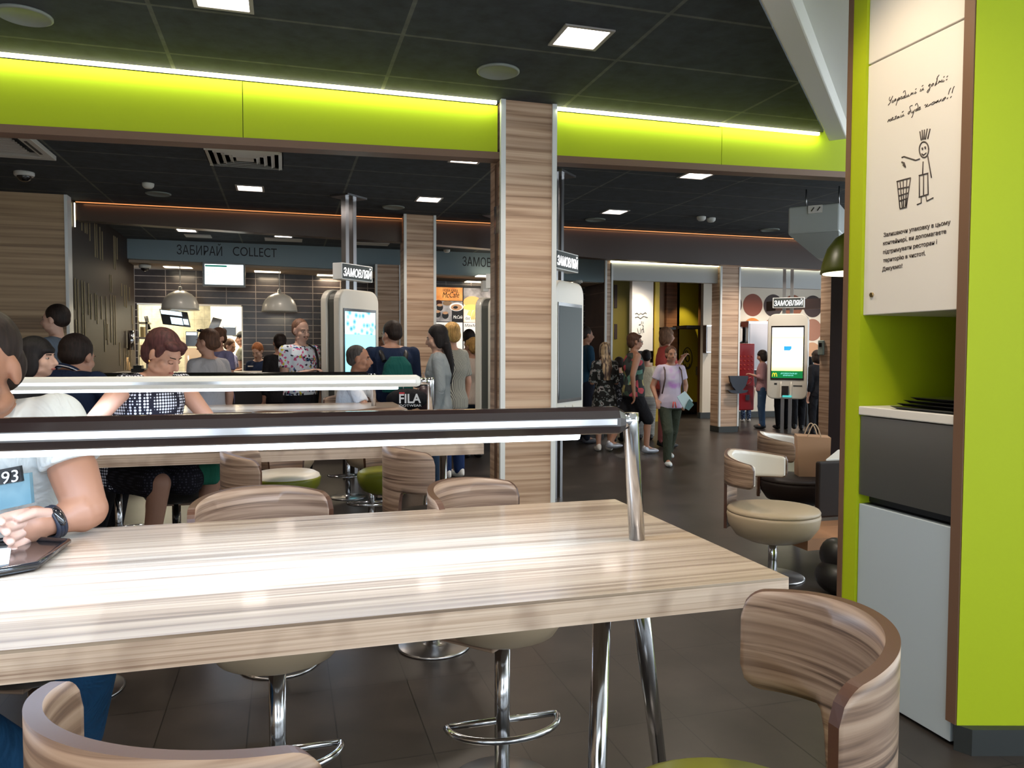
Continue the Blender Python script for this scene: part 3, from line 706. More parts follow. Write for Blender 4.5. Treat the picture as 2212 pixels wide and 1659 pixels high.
# paper bag on the dark tub chair
pb = thing('paper_bag', 'brown paper carrier bag with twisted handles on the dark tub chair', 'bag', (q.x+.09, q.y-.05, .437), R(-22))
kraft = mat('kraft_paper', (.36, .20, .11), .7)
b = MB(); b.hexa([(-.11, -.065, 0), (.11, -.065, 0), (.11, .065, 0), (-.11, .065, 0)], [(-.125, -.05, .30), (.12, -.05, .29), (.12, .05, .30), (-.12, .05, .31)]); b.build('bag_body', kraft, pb, world=False)
h = MB()
for yy in (-.045, .045): h.tube([(-.05+.1*k/10, yy, .29+.10*math.sin(PI*k/10)) for k in range(11)], .004, 8)
h.build('handle', mat('twine', (.5, .36, .24), .7), pb, world=False)

# booth at the right edge
bo = thing('booth_bench', 'dark brown leather bench back beside the green tower', 'bench', (4.4, 4.9, 0))
a = at(1769, 998, Y=4.15); a2 = at(1769, 1120, Y=4.15); a3 = at(1745, 1165, Y=3.9); a4 = at(1745, 1190, Y=3.9)
bx(a.x, a.x+.9, 4.15, 4.19, a2.z, a.z).build('backrest', brown_lea, bo, bevel=.015, seg=3)
bx(a3.x, a.x+.9, 3.9, 4.3, a4.z, a3.z).build('seat_board', mat('orange_birch', (.36, .17, .08), .5), bo)
bx(a.x+.05, a.x+.12, 4.0, 4.1, 0, a4.z).build('leg', steel, bo)
lt = thing('low_table', 'low table with a pale top at the right behind the leather bench', 'table', (5.2, 5.6, 0))
a = at(1784, 992, Z=.66)
MB().prism([(a.x, a.y, .62), (a.x+1.1, a.y, .62), (a.x+1.1, a.y+.4, .62), (a.x+.42, a.y+.4, .62)], (0, 0, .04)).build('tabletop', white_p, lt, bevel=.004)
MB().tube([(a.x+.8, a.y+.2, 0), (a.x+.8, a.y+.2, .62)], .03, 16).build('pedestal', steel, lt)
st = MB(); q = at(1795, 1280, Z=0)
st.ell((q.x+.03, q.y, .21), (.075, .11, .10)); st.ell((q.x+.01, q.y-.03, .095), (.10, .14, .095))
tag(st.build('backpack', blackv), 'black rucksack on the floor beside the green tower', 'bag')

# ================================================================== KIOSKS
kw = mat('kiosk_cream_plastic', (.58, .555, .49), .35, coat=.2)
kd = mat('kiosk_dark_slab', (.06, .062, .055), .5)
def rrect(w, h, r, n=6, top_r=None):
    pts = []; tr = top_r or r
    for cx, cz, rr, a0 in ((w/2-tr, h-tr, tr, 0), (-w/2+tr, h-tr, tr, 90), (-w/2+r, r, r, 180), (w/2-r, r, r, 270)):
        for k in range(n+1): a = R(a0+90*k/n); pts.append((cx+rr*math.cos(a), cz+rr*math.sin(a)))
    return pts
def kiosk(x, y, rz, label, screen, top=2.0, bottom=.58, poles=True, sign=True):
    t = thing('order_kiosk', label, 'kiosk', (x, y, 0), rz, group='order kiosks on double steel poles')
    H = top-bottom; w = .64
    for s, nm in ((-1, 'front_shell'), (1, 'rear_shell')):
        b = MB(); pts = rrect(w, H, .10, top_r=.13)
        ys = (-.13, -.045) if s < 0 else (.045, .13)
        b.prism([(px, ys[0], bottom+pz) for px, pz in pts], (0, ys[1]-ys[0], 0)); b.build(nm, kw, t, world=False, bevel=.018, seg=3)
    b = MB(); pts = rrect(w-.05, H-.03, .09, top_r=.12); b.prism([(px, -.045, bottom+.012+pz) for px, pz in pts], (0, .09, 0)); b.build('core', kd, t, world=False)
    z1 = top-.20; z0 = top-1.10
    bx(-.262, .262, -.137, -.128, z0, z1).build('bezel', black_gl, t, world=False)
    sc_ = MB(); sc_.box(-.245, .245, -.140, -.136, z0+.03, z1-.03); so = sc_.build('screen', screen, t, world=False)
    if label.startswith('right'):
        g = bx(-.245, .245, -.1415, -.1402, z0+.03, z0+.15).build('banner', mat('green_banner', (.0, .16, .04), .4, emit=(.0, .22, .06), es=.5), t, world=False)
        ym = mat('yellow_logo', (.9, .6, .02), .4, emit=(1, .65, .02), es=.9)
        mm = MB()
        for sx in (-1, 1):
            mm.tube([(-.195+sx*.018+.018*math.cos(a)*1.0, -.143, z0+.05+.062*math.sin(a)) for a in [PI*k/12 for k in range(13)]], .0045, 6)
        mm.build('logo', ym, g, world=False)
        cy = mat('cyan_lettering', (.3, .8, .8), .4, emit=(.3, .9, .9), es=.8)
        text('lettering', 'ДОТОРКНІТЬСЯ ДО', (-.10, -.1422, z0+.098), (1, 0, 0), (0, 0, 1), cy, g, width=.26, height=.02, world=False, shear=.2, depth=.001)
        text('lettering', 'ЕКРАНА', (-.06, -.1422, z0+.065), (1, 0, 0), (0, 0, 1), cy, g, width=.16, height=.02, world=False, shear=.2, depth=.001)
        b = MB(); b.prism([(-.055, -.1415, z1-.34), (.065, -.1415, z1-.34), (.065, -.1415, z1-.38), (.04, -.1415, z1-.41), (-.055, -.1415, z1-.41)], (0, .001, 0)); b.build('message_box', mat('blue_message', (.02, .25, .6), .4, emit=(.02, .3, .8), es=.8), t, world=False)
    b = bx(-.20, -.155, -.134, -.128, bottom+.235, bottom+.265).build('scanner', black_m, t, world=False)
    b = bx(.10, .24, -.134, -.128, bottom+.215, bottom+.232).build('slot', black_m, t, world=False)
    for sx in (-.10, .06):
        f = MB(); f.prism([(sx, -.13, bottom+.03), (sx, -.19, bottom+.03), (sx, -.15, bottom+.25), (sx, -.13, bottom+.29)], (.02, 0, 0)); f.build('fin', kw, t, world=False)
    p = MB(); p.box(-.075, .035, -.19, -.13, bottom+.05, bottom+.22); pm = p.build('card_reader', black_gl, t, world=False, bevel=.008)
    bx(-.06, .08, -.194, -.131, bottom+.035, bottom+.065).build('reader_display', mat('cyan_display', (.05, .3, .3), .4, emit=(.1, .8, .75), es=.5), t, world=False)
    for sx in (-.075, .045):
        for za, zb_2 in ((0, bottom+.02), (top-.02, ZC-.02)): bx(sx-.026, sx+.026, -.03, .03, za, zb_2).build('pole', steel, t, world=False)
    bx(-.17, .14, -.12, .12, ZC-.02, ZC).build('ceiling_plate', steel, t, world=False)
    if sign:
        s = bx(-.25, .25, -.10, .02, top+.10, top+.27).build('sign_box', alu, t, world=False, bevel=.004)
        bx(-.235, .235, -.104, -.099, top+.11, top+.26).build('sign_face', mat('dark_sign_face', (.035, .045, .045), .4), s, world=False)
        text('lettering', 'ЗАМОВЛЯЙ', (-.225, -.1042, top+.135), (1, 0, 0), (0, 0, 1), mat('lit_white_lettering', (1, 1, 1), .4, emit=(1, 1, 1), es=1.4), s, width=.45, height=.085, shear=.15, bold=.004, depth=.003, world=False)
    return t
def scr_y(nt, b):
    c = coords(nt, (1, 1, 1)); s = N(nt, 'ShaderNodeSeparateXYZ'); nt.links.new(c, s.inputs[0])
    mr = N(nt, 'ShaderNodeMapRange'); mr.inputs[1].default_value = .93; mr.inputs[2].default_value = 1.78; nt.links.new(s.outputs[2], mr.inputs[0])
    o = ramp(nt, mr.outputs[0], [(.12, (1, .88, .18)), (.3, (1, .97, .66)), (.6, (1, .97, .72)), (.80, (1, .9, .35)), (.86, (.95, .97, 1))])
    nt.links.new(o, b.inputs['Emission Color']); nt.links.new(o, b.inputs['Base Color'])
def scr_b(nt, b):
    c = coords(nt, (1, 1, 1)); s = N(nt, 'ShaderNodeSeparateXYZ'); nt.links.new(c, s.inputs[0])
    mr = N(nt, 'ShaderNodeMapRange'); mr.inputs[1].default_value = .93; mr.inputs[2].default_value = 1.78; nt.links.new(s.outputs[2], mr.inputs[0])
    n = N(nt, 'ShaderNodeTexVoronoi', Scale=16.0); nt.links.new(c, n.inputs['Vector'])
    pic = ramp(nt, n.outputs['Distance'], [(.2, (.05, .30, .45)), (.45, (.35, .8, .85)), (.7, (.7, .95, .9))])
    m = ramp(nt, mr.outputs[0], [(0, (0, 0, 0)), (.70, (0, 0, 0)), (.71, (1, 1, 1))], 'CONSTANT')
    o = mix(nt, m, (.30, .80, .92), pic)
    nt.links.new(o, b.inputs['Emission Color']); nt.links.new(o, b.inputs['Base Color'])
s_y = mat('kiosk_screen_yellow', (1, 1, 1), .3, emit=(1, 1, 1), es=1.25, fn=scr_y)
s_b = mat('kiosk_screen_blue', (1, 1, 1), .3, emit=(1, 1, 1), es=1.0, fn=scr_b)
s_off = mat('kiosk_screen_off', (.016, .028, .028), .34, spec=.2)
# rz: the front (local -Y) turns by rz; -Y rotated by 45 deg looks towards +X-Y
kiosk(.67, 8.37, R(45), 'first order kiosk with a pale blue screen and a man at its left', s_b)
kiosk(2.42, 6.74, R(45), 'order kiosk with a dark screen, half hidden by the large wood column', s_off)
kk = at(1075, 760, D=9.3); kiosk(kk.x, kk.y, R(45), 'order kiosk whose cream side shows just left of the large wood column', s_off)
kiosk(8.10, 11.1, R(-41), 'right order kiosk with a glowing yellow start screen', s_y)

# ================================================================== CEILING FITTINGS
fr = mat('light_frame', (.30, .28, .27), .4)
def downlight(x, y, lab, s=.23, grp='square ceiling downlights', energy=13, spot=True, col=(1, .86, .72)):
    t = thing('downlight', lab, 'light', (x, y, ZC-.001), group=grp)
    b = MB()
    for q in ((-s/2-.02, s/2+.02, -s/2-.02, -s/2), (-s/2-.02, s/2+.02, s/2, s/2+.02), (-s/2-.02, -s/2, -s/2, s/2), (s/2, s/2+.02, -s/2, s/2)): b.box(*q, -.008, 0)
    b.build('frame', fr, t, world=False)
    bx(-s/2, s/2, -s/2, s/2, -.004, 0).build('diffuser', dl_m, t, world=False)
    L = bpy.data.lights.new('downlight_lamp', 'AREA'); L.size = s; L.energy = energy; L.color = col; L.spread = R(130)
    lo = bpy.data.objects.new('downlight_lamp', L); lo.location = (x, y, ZC-.014); C.objects.link(lo)
    return t
for (x, y, lab) in ((1255, 80, 'square downlight in the near ceiling, large and bright right of the middle'), (480, 1, 'square downlight at the top edge of the picture'),
                    (1007, 343, 'square downlight just under the green fascia, left of the wood column'), (1505, 378, 'square downlight just under the green fascia, right part'),
                    (540, 406, 'square downlight between the air diffuser and the brown fascia, left'), (926, 430, 'square downlight above the second wood column'), (1328, 457, 'square downlight right of the large wood column, near the brown fascia'),
                    (403, 497, 'small downlight in the dark ceiling over the counter, left'), (612, 509, 'small downlight in the dark ceiling over the counter, right')):
    p = at(x, y-(8 if y == 1 else 0), Z=ZC); downlight(p.x, p.y, lab, energy=13 if p.y < 9 else 8)
for x, y in ((-.55, 1.0), (1.3, 1.6), (-2.4, 1.2), (-2.3, 3.8)):
    downlight(x, y, 'square downlight in the near ceiling above the camera', energy=13)
spk = mat('speaker_grille', (.20, .22, .20), .7)
def disc(name, px, py, r, lab, cat, m, prof=None, grp=None):
    p = at(px, py, Z=ZC)
    b = MB(); b.lathe(prof or [(r, 0), (r, -.008), (r*.9, -.014), (r*.86, -.008), (.02, -.010)][::-1], (p.x, p.y, ZC), 40)
    return tag(b.build(name, m), lab, cat, grp)
for x, y, lab in ((52, 32, 'round ceiling speaker at the top left'), (1076, 153, 'round ceiling speaker above the large wood column'), (342, 418, 'round ceiling speaker beside the smoke detector'), (850, 447, 'round ceiling speaker left of the second wood column'),
                  (1286, 474, 'round ceiling speaker right of the large wood column'), (1663, 496, 'round ceiling speaker near the hanging air unit')):
    disc('ceiling_speaker', x, y, .125, lab, 'speaker', spk, grp='round ceiling speakers')
sm = mat('white_plastic', (.55, .55, .52), .5)
for x, y, lab in ((320, 396, 'white smoke detector left, under the green fascia'), (1536, 471, 'right one of the pair of white detectors near the hanging air unit'), (1515, 468, 'left one of the pair of white detectors near the hanging air unit'), (965, 539, 'small white smoke detector over the counter')):
    disc('smoke_detector', x, y, .055, lab, 'detector', sm, [(.01, -.05), (.035, -.048), (.052, -.03), (.055, -.01), (.055, 0)], 'ceiling detectors')
cm_ = [(52, 372, ZC, 'white dome camera at the far left below the green fascia'), (313, 574, 2.63, 'small dome camera at the soffit above the kitchen hatch'), (1248, 607, 2.58, 'dome camera at the soffit above the brown tiled wall')]
for x, y, z, lab in cm_:
    p = at(x, y, Z=z); t = thing('dome_camera', lab, 'camera', (p.x, p.y, z+.012))
    s = 1.0
    MB().lathe([(.075, -.05), (.085, -.035), (.085, 0), (.01, 0)], seg=28).build('housing', sm, t, world=False)
    MB().ell((0, 0, -.05), (.06, .06, .05)).build('dome', black_gl, t, world=False)
# air diffuser and cassette
va = thing('air_diffuser', 'square white louvred air diffuser behind the green fascia', 'vent', (-.31, 6.95, ZC+.003))
vc = mat('vent_white', (.50, .49, .45), .5)
for k, s in enumerate((.30, .24, .18, .12)):
    b = MB(); w = .028
    zt, zb_2 = -.004, -.028
    for (sx, sy, hx, hy) in ((0, -1, s, w), (0, 1, s, w), (-1, 0, w, s), (1, 0, w, s)):
        cx, cy = sx*(s-w/2), sy*(s-w/2)
        if sx == 0: b.hexa([(-s, cy-sy*w/2, zb_2), (s, cy-sy*w/2, zb_2), (s, cy+sy*w/2, zt-.01), (-s, cy+sy*w/2, zt-.01)], [(-s, cy-sy*w/2, zb_2+.004), (s, cy-sy*w/2, zb_2+.004), (s, cy+sy*w/2, zt), (-s, cy+sy*w/2, zt)])
        else: b.hexa([(cx-sx*w/2, -s, zb_2), (cx-sx*w/2, s, zb_2), (cx+sx*w/2, s, zt-.01), (cx+sx*w/2, -s, zt-.01)], [(cx-sx*w/2, -s, zb_2+.004), (cx-sx*w/2, s, zb_2+.004), (cx+sx*w/2, s, zt), (cx+sx*w/2, -s, zt)])
    b.build('louvre', vc, va, world=False)
bx(-.07, .07, -.07, .07, -.02, -.012).build('centre_plate', vc, va, world=False)
bx(-.31, .31, -.31, .31, -.003, 0).build('backing', black_m, va, world=False)
ac = thing('air_conditioner', 'white ceiling cassette air conditioner at the far left under the green fascia', 'air conditioner', (-2.25, 6.95, ZC))
b = MB()
for q in ((-.42, .42, -.42, -.33), (-.42, .42, .33, .42), (-.42, -.33, -.33, .33), (.33, .42, -.33, .33)): b.box(*q, -.04, 0)
b.build('frame', vc, ac, world=False, bevel=.006)
b = MB()
for k in range(9): b.box(-.27, .27, -.26+.06*k, -.235+.06*k, -.036, -.02)
b.build('grille', vc, ac, world=False)
for q in ((-.2, .2, -.375, -.355), (.355, .375, -.2, .2)): bx(*q, -.044, -.038).build('outlet', black_m, ac, world=False)
for x0, x1, y, lab in ((400, 460, 512, 'left'), (572, 652, 520, 'middle'), (768, 834, 529, 'right')):
    a = at(x0, y-4, Z=ZC); b_ = at(x1, y+4, Z=ZC); b = MB(); b.box(a.x, b_.x, a.y-.15, a.y+.12, ZC-.012, ZC); tag(b.build('ceiling_vent', vc), 'long white air vent in front of the sign header, %s one' % lab, 'vent', 'air vents over the counter')
# hanging air unit
a = at(1703, 450, Y=6.6); b_ = at(1812, 510, Y=6.6)
hu = thing('hanging_air_unit', 'white box shaped air unit hanging from rods beside the green tower', 'air unit', ((a.x+b_.x)/2, 6.9, a.z))
ca = mat('white_enamel', (.42, .45, .44), .45)
d = V((math.cos(R(-47)), math.sin(R(-47)), 0)); n = V((-d.y, d.x, 0))
p0 = V((a.x, 6.6, 0)); zt = a.z+.01; zb3 = at(1703, 507, Y=6.6).z
wd = .3
while pix(p0+d*wd+V((0, 0, zt)))[0] < 1812: wd += .01
U = lambda i, j, z: p0+d*(wd*i)+n*(.62*j)+V((0, 0, z))
b = MB(); b.hexa([U(0, 0, zb3), U(1, 0, zb3), U(1, 1, zb3), U(0, 1, zb3)], [U(0, 0, zt), U(1, 0, zt), U(1, 1, zt), U(0, 1, zt)]); b.build('casing', ca, hu, bevel=.015)
b = MB(); b.hexa([U(.5, .45, zb3-.22), U(.96, .45, zb3-.22), U(.96, .9, zb3-.22), U(.5, .9, zb3-.22)], [U(.01, .02, zb3), U(.99, .02, zb3), U(.99, .98, zb3), U(.01, .98, zb3)]); b.build('outlet_hood', ca, hu)
b = MB(); q = U(.40, -.005, zt-.08); b.prism([q, q+d*.13, q+d*.13+V((0, 0, .075)), q+V((0, 0, .075))], -n*.01); lp = b.build('label_plate', white_p, hu)
b = MB()
for k in (.03, .085): b.tube([q+d*k-n*.012+V((0, 0, .02)), q+d*(k+.025)-n*.012+V((0, 0, .055))], .005, 6)
b.build('vent_mark', black_m, lp)
for k in (.28, .93):
    q = p0+d*(wd*k)+n*.2; MB().tube([q+V((0, 0, zt)), V((q.x, q.y, ZC))], .006, 8).build('rod', steel, hu)
# big green pendant lamp peeping out behind the tower
gp = thing('pendant_lamp', 'large green dome pendant lamp partly hidden by the green tower', 'lamp', at(1850, 590, Y=5.7))
b = MB(); b.lathe([(.30, 0), (.295, .04), (.28, .11), (.245, .22), (.18, .31), (.09, .37), (.03, .39)], seg=40); b.build('shade', mat('green_lamp_shade', (.10, .12, .006), .35), gp, world=False)
MB().lathe([(.28, -.005), (.28, .002)], seg=40).build('diffuser', mat('pendant_glow', (1, 1, .8), .5, emit=(1, .93, .55), es=3), gp, world=False)
MB().tube([(0, 0, .39), (0, 0, ZC-gp.location.z)], .006, 8).build('cord', black_m, gp, world=False)
# white pendants over the counter
pw = mat('grey_white_shade', (.50, .49, .45), .35, coat=.2)
for x, y, lab in ((390, 656, 'white dome pendant lamp in front of the kitchen hatch'), (604, 660, 'white dome pendant lamp in front of the dark tiled wall')):
    p = at(x, y+14, Y=12.7); t = thing('pendant_lamp', lab, 'lamp', p, group='white dome pendants over the counter')
    r = .272
    MB().lathe([(r, 0), (r*.99, .03), (r*.95, .10), (r*.82, .18), (r*.6, .245), (r*.3, .285), (.03, .30), (.025, .35), (.01, .36)], seg=40).build('shade', pw, t, world=False)
    MB().lathe([(r*.97, .004), (r*.97, .012)], seg=40).build('diffuser', mat('pendant_inner', (1, 1, .9), .5, emit=(1, .92, .75), es=1.6), t, world=False)
    MB().tube([(0, 0, .35), (0, 0, 2.66-p.z)], .006, 8).build('cord', sm, t, world=False)
    L = bpy.data.lights.new('pendant_bulb', 'AREA'); L.shape = 'DISK'; L.size = .4; L.energy = 7; L.color = (1, .85, .6)
    lo = bpy.data.objects.new('pendant_bulb', L); lo.location = (p.x, p.y, p.z-.02); C.objects.link(lo)
for x, y, lab in ((385, 583, 'left'), (578, 590, 'middle left'), (712, 596, 'middle'), (1030, 606, 'right'), (1055, 594, 'far right'), (1215, 605, 'rightmost')):
    p = at(x, y, Z=2.61); sz = 2.66-(p.x+2.3)*.1/7.7; b = MB(); b.box(p.x-.2, p.x+.2, p.y-.10, p.y+.10, sz-.008, sz+.006)
    tag(b.build('recessed_light', mat('warm_recessed', (1, 1, .8), .5, emit=(1, .85, .6), es=3.5)), 'recessed warm light in the tan soffit over the counter, %s' % lab, 'light', 'recessed soffit lights')
    L = bpy.data.lights.new('soffit_lamp', 'AREA'); L.size = .3; L.energy = 6; L.color = (1, .8, .55)
    lo = bpy.data.objects.new('soffit_lamp', L); lo.location = (p.x, p.y, 2.58); C.objects.link(lo)

# order status screen under the header
YS = 12.35
a = at(437, 566, Y=YS); b_ = at(530, 621, Y=YS)
mo = thing('status_screen', 'wall screen showing order numbers below the word COLLECT', 'screen', ((a.x+b_.x)/2, YS, b_.z))
bx(a.x, b_.x, YS, YS+.07, b_.z+.0, a.z).build('frame', mat('grey_frame', (.16, .18, .19), .4), mo, bevel=.004)
p = at(442, 570, Y=YS-.003); q = at(526, 616, Y=YS-.003)
bx(p.x, q.x, YS-.004, YS, q.z, p.z).build('panel', mat('status_panel_glow', (1, 1, 1), .3, emit=(.80, .96, 1), es=1.25), mo)
p1 = at(443, 572, Y=YS-.005); q1 = at(490, 577, Y=YS-.005)
bx(p1.x, q1.x, YS-.006, YS-.004, q1.z, p1.z).build('title_bar', mat('green_title_bar', (0, .12, .08), .4, emit=(0, .18, .12), es=.6), mo)
tm = mat('teal_digits', (.1, .35, .35), .5)
for i, (s1, s2) in enumerate((('011', '018'), ('067', '014'), ('009', ''), ('013', ''), ('017', ''))):
    for s, x in ((s1, 445), (s2, 458)):
        if s:
            A = at(x, 583+6.2*i, Y=YS-.0045); text('lettering', s, A, (1, 0, 0), (0, 0, 1), tm, mo, height=.022, depth=.001)
# counter
ct = thing('service_counter', 'long dark service counter with a pale worktop in front of the tiled wall', 'counter', (1.5, 11.3, 0))
bx(-2.1, 4.75, 11.05, 11.6, 0, 1.03).build('counter_front', mat('counter_dark', (.03, .022, .02), .4), ct)
bx(-2.15, 4.8, 11.0, 11.65, 1.03, 1.07).build('worktop', mat('pale_worktop', (.50, .48, .44), .35), ct)
# kitchen contents
def screen_thing(x0, x1, y0, y1, Y, lab, strip=None, tilt=0, skew=0):
    a = at(x0, y0, Y=Y); b = at(x1, y1, Y=Y); t = thing('monitor', lab, 'screen', ((a.x+b.x)/2, Y, b.z), group='kitchen monitors')
    m = MB(); m.hexa([(a.x+skew, Y, b.z), (b.x+skew, Y, b.z-tilt), (b.x+skew, Y+.05, b.z-tilt), (a.x+skew, Y+.05, b.z)], [(a.x, Y, a.z), (b.x, Y, a.z-tilt), (b.x, Y+.05, a.z-tilt), (a.x, Y+.05, a.z)]); m.build('frame', black_gl, t, bevel=.004)
    for (u0, u1, v0, v1) in (strip or []):
        m = MB(); X = lambda u, v: a.x+(b.x-a.x)*u+skew*v; Z = lambda u, v: a.z+(b.z-a.z)*v-tilt*u
        m.prism([(X(u0, v1), Y-.002, Z(u0, v1)), (X(u1, v1), Y-.002, Z(u1, v1)), (X(u1, v0), Y-.002, Z(u1, v0)), (X(u0, v0), Y-.002, Z(u0, v0))], (0, .002, 0)); m.build('display_area', mat('monitor_glow', (1, 1, 1), .3, emit=(.6, .85, 1), es=1.0), t)
    MB().tube([((a.x+b.x)/2, Y+.03, b.z+.05), ((a.x+b.x)/2, Y+.35, b.z+.15)], .015, 8).build('bracket', black_m, t)
    return t
screen_thing(344, 405, 667, 701, 14.2, 'black monitor with white windows hanging behind the left pendant lamp', [(.03, .78, .05, .32), (.33, .75, .45, .9), (.78, .96, .48, .85)], .05, .05)
screen_thing(320, 371, 714, 738, 14.4, 'black monitor above the short haired woman in the kitchen')
screen_thing(401, 428, 716, 748, 13.8, 'black till monitor with a pale blue top line in the hatch', [(.05, .9, .05, .25)])
screen_thing(460, 480, 685, 716, 15.3, 'dark tilted monitor high in the bright half of the kitchen', None, .04, -.1)
screen_thing(481, 510, 704, 725, 14.9, 'small dark monitor with a thin lit line near the right of the hatch', [(.05, .95, .04, .14)])
b = MB(); a = at(315, 683, Y=14.3); b.tube([a, at(322, 712, Y=14.3)], .03, 8); tag(b.build('hanging_ladle', black_m), 'black hanging utensil at the left of the kitchen', 'utensil')
kr = thing('kitchen_rack', 'pale shelving rack with equipment at the left edge of the hatch', 'shelf', at(308, 800, Y=14.0)); kr.location.z = 0; TM[kr.name] = Matrix.Translation(kr.location)
a = at(296, 706, Y=14.0); b_ = at(320, 800, Y=14.0)
b = MB()
for z in (.4, .9, 1.25, 1.55, 1.80): b.box(a.x, b_.x, 14.0, 14.4, z, z+.03)
b.build('shelf_board', steel, kr)
for x in (a.x, b_.x-.03): bx(x, x+.03, 14.0, 14.03, 0, 1.85).build('upright', steel, kr)
for z in (1.28, 1.58): bx(a.x+.04, b_.x-.06, 14.03, 14.3, z, z+.17).build('container', mat('amber_container', (.45, .34, .16), .4), kr)
fz = thing('freezer_cabinet', 'pale peach cabinet behind the women in the kitchen', 'cabinet', at(412, 800, Y=15.0)); fz.location.z = 0; TM[fz.name] = Matrix.Translation(fz.location)
a = at(399, 750, Y=14.9); b_ = at(440, 800, Y=14.9); bx(a.x, b_.x+.3, 14.9, 15.5, 0, a.z).build('body', mat('peach_panel', (.62, .46, .34), .5), fz, bevel=.01)
MB().tube([(a.x+.06, 14.87, a.z-.5), (a.x+.06, 14.87, a.z-.15)], .012, 8).build('handle', steel, fz)
# wall lamp/dispenser on the decorated wall
p = at(275, 735, X=-2.19); b = MB(); b.lathe([(.045, -.14), (.045, .14)], (p.x+.05, p.y, p.z), 20); tag(b.build('wall_sconce', chrome), 'small chrome cylinder lamp on the dark decorated wall', 'lamp')
L = bpy.data.lights.new('sconce', 'SPOT'); L.energy = 7; L.color = (1, .7, .4); L.spot_size = R(110); lo = bpy.data.objects.new('sconce', L); lo.location = (p.x+.08, p.y, p.z-.18); C.objects.link(lo)
b = MB(); a = at(286, 795, Y=11.2); b.box(a.x, a.x+.16, 11.1, 11.4, 1.07, 1.12); b.box(a.x+.02, a.x+.12, 11.14, 11.3, 1.12, 1.16); tag(b.build('receipt_printer', black_m), 'black till printer on the counter beside the decorated wall', 'printer')
# menu boards
def grad(name, cols):
    def fn(nt, b):
        n = N(nt, 'ShaderNodeTexNoise', Scale=4.5, Detail=3.0); nt.links.new(coords(nt), n.inputs['Vector'])
        o = ramp(nt, n.outputs[0], cols); nt.links.new(o, b.inputs['Base Color']); nt.links.new(o, b.inputs['Emission Color'])
    return fn
or_m = mat('poster_orange', (1, 1, 1), .4, emit=(1, 1, 1), es=.75, fn=grad('o', [(.35, (.55, .16, .03)), (.6, (.8, .33, .08))]))
gr_m = mat('poster_grey', (1, 1, 1), .4, emit=(1, 1, 1), es=.6, fn=grad('g', [(.3, (.06, .05, .05)), (.6, (.42, .38, .36))]))
wh_m = mat('poster_white', (.8, .78, .74), .5, emit=(1, .93, .85), es=.62)
dk_m = mat('poster_dark', (.02, .015, .015), .4); cof = mat('coffee_foam', (.55, .30, .16), .5, emit=(.6, .33, .18), es=.4)
YM = 12.9
def rect(t, nm, x0, x1, y0, y1, Y, m, th=.004, par=None):
    a = at(x0, y0, Y=Y); b = at(x1, y1, Y=Y); return bx(a.x, b.x, Y-th, Y, b.z, a.z).build(nm, m, par or t)
def ovalpx(t, nm, cx, cy, rx, ry, Y, m, par=None, th=.004):
    P = [at(cx+rx*math.cos(2*PI*k/24), cy+ry*math.sin(2*PI*k/24), Y=Y) for k in range(24)]
    return MB().prism(P, (0, -th, 0)).build(nm, m, par or t)
m1 = thing('menu_board', 'lit coffee poster with cups and the McCafé words over the counter', 'poster', at(970, 800, Y=YM))
rect(m1, 'frame', 936, 1000, 616, 790, YM+.06, black_m, .05); rect(m1, 'poster_top', 938, 999, 620, 650, YM, or_m); rect(m1, 'poster_photo', 938, 999, 650, 695, YM, gr_m); rect(m1, 'poster_text_field', 938, 999, 696, 788, YM, wh_m)
cupm = rect(m1, 'cup_picture', 976, 999, 662, 696, YM-.005, dk_m, .004)
ovalpx(m1, 'cup_rim', 986, 663, 15, 9, YM-.010, wh_m); ovalpx(m1, 'coffee_picture', 986, 664, 12, 7, YM-.015, cof); ovalpx(m1, 'coffee_swirl', 984, 664, 5, 3, YM-.02, dk_m)
for x, y in ((945, 678), (962, 681), (950, 664)):
    ovalpx(m1, 'small_cup_picture', x, y, 7, 8, YM-.006, dk_m); ovalpx(m1, 'coffee_picture', x, y-5, 6, 3, YM-.011, cof)
ovalpx(m1, 'cookie_picture', 947, 654, 8, 6, YM-.007, mat('cookie_brown', (.10, .03, .02), .6)); ovalpx(m1, 'croissant_picture', 966, 655, 10, 5, YM-.007, mat('pastry', (.6, .38, .22), .6))
A = at(957, 630, Y=YM-.006); text('lettering', 'НОВА КАВА', A, (1, 0, 0), (0, 0, 1), ink, m1, width=.26, height=.045)
A = at(956, 643, Y=YM-.006); text('lettering', 'McCafé', A, (1, 0, .03), (0, 0, 1), ink, m1, width=.29, height=.10, shear=.25)
A = at(979, 688, Y=YM-.012); text('lettering', 'McCafé', A, (1, 0, 0), (0, 0, 1), wh_m, m1, width=.16, height=.055, shear=.25)
A = at(940, 706, Y=YM-.006); text('lettering', 'Гарячі напої', A, (1, 0, 0), (0, 0, 1), ink, m1, width=.42, height=.05, shear=.15)
m2 = thing('menu_board', 'lit burger and fries poster left of the large wood column', 'poster', at(1030, 800, Y=YM))
rect(m2, 'frame', 1000.5, 1062, 618, 790, YM+.06, black_m, .05); rect(m2, 'poster_top', 1001.5, 1060, 622, 655, YM, gr_m); rect(m2, 'poster_photo', 1001.5, 1060, 655, 697, YM, mat('poster_peach', (1, 1, 1), .4, emit=(1, .62, .35), es=.6)); rect(m2, 'poster_text_field', 1001.5, 1060, 697, 788, YM, wh_m)
ovalpx(m2, 'bun_picture', 1020, 652, 19, 12, YM-.008, mat('bun', (.9, .4, .12), .5, emit=(1, .5, .15), es=.7)); ovalpx(m2, 'filling_picture', 1018, 664, 17, 6, YM-.012, mat('salad_yellow', (.9, .75, .15), .5, emit=(1, .8, .2), es=.6))
fr_ = MB()
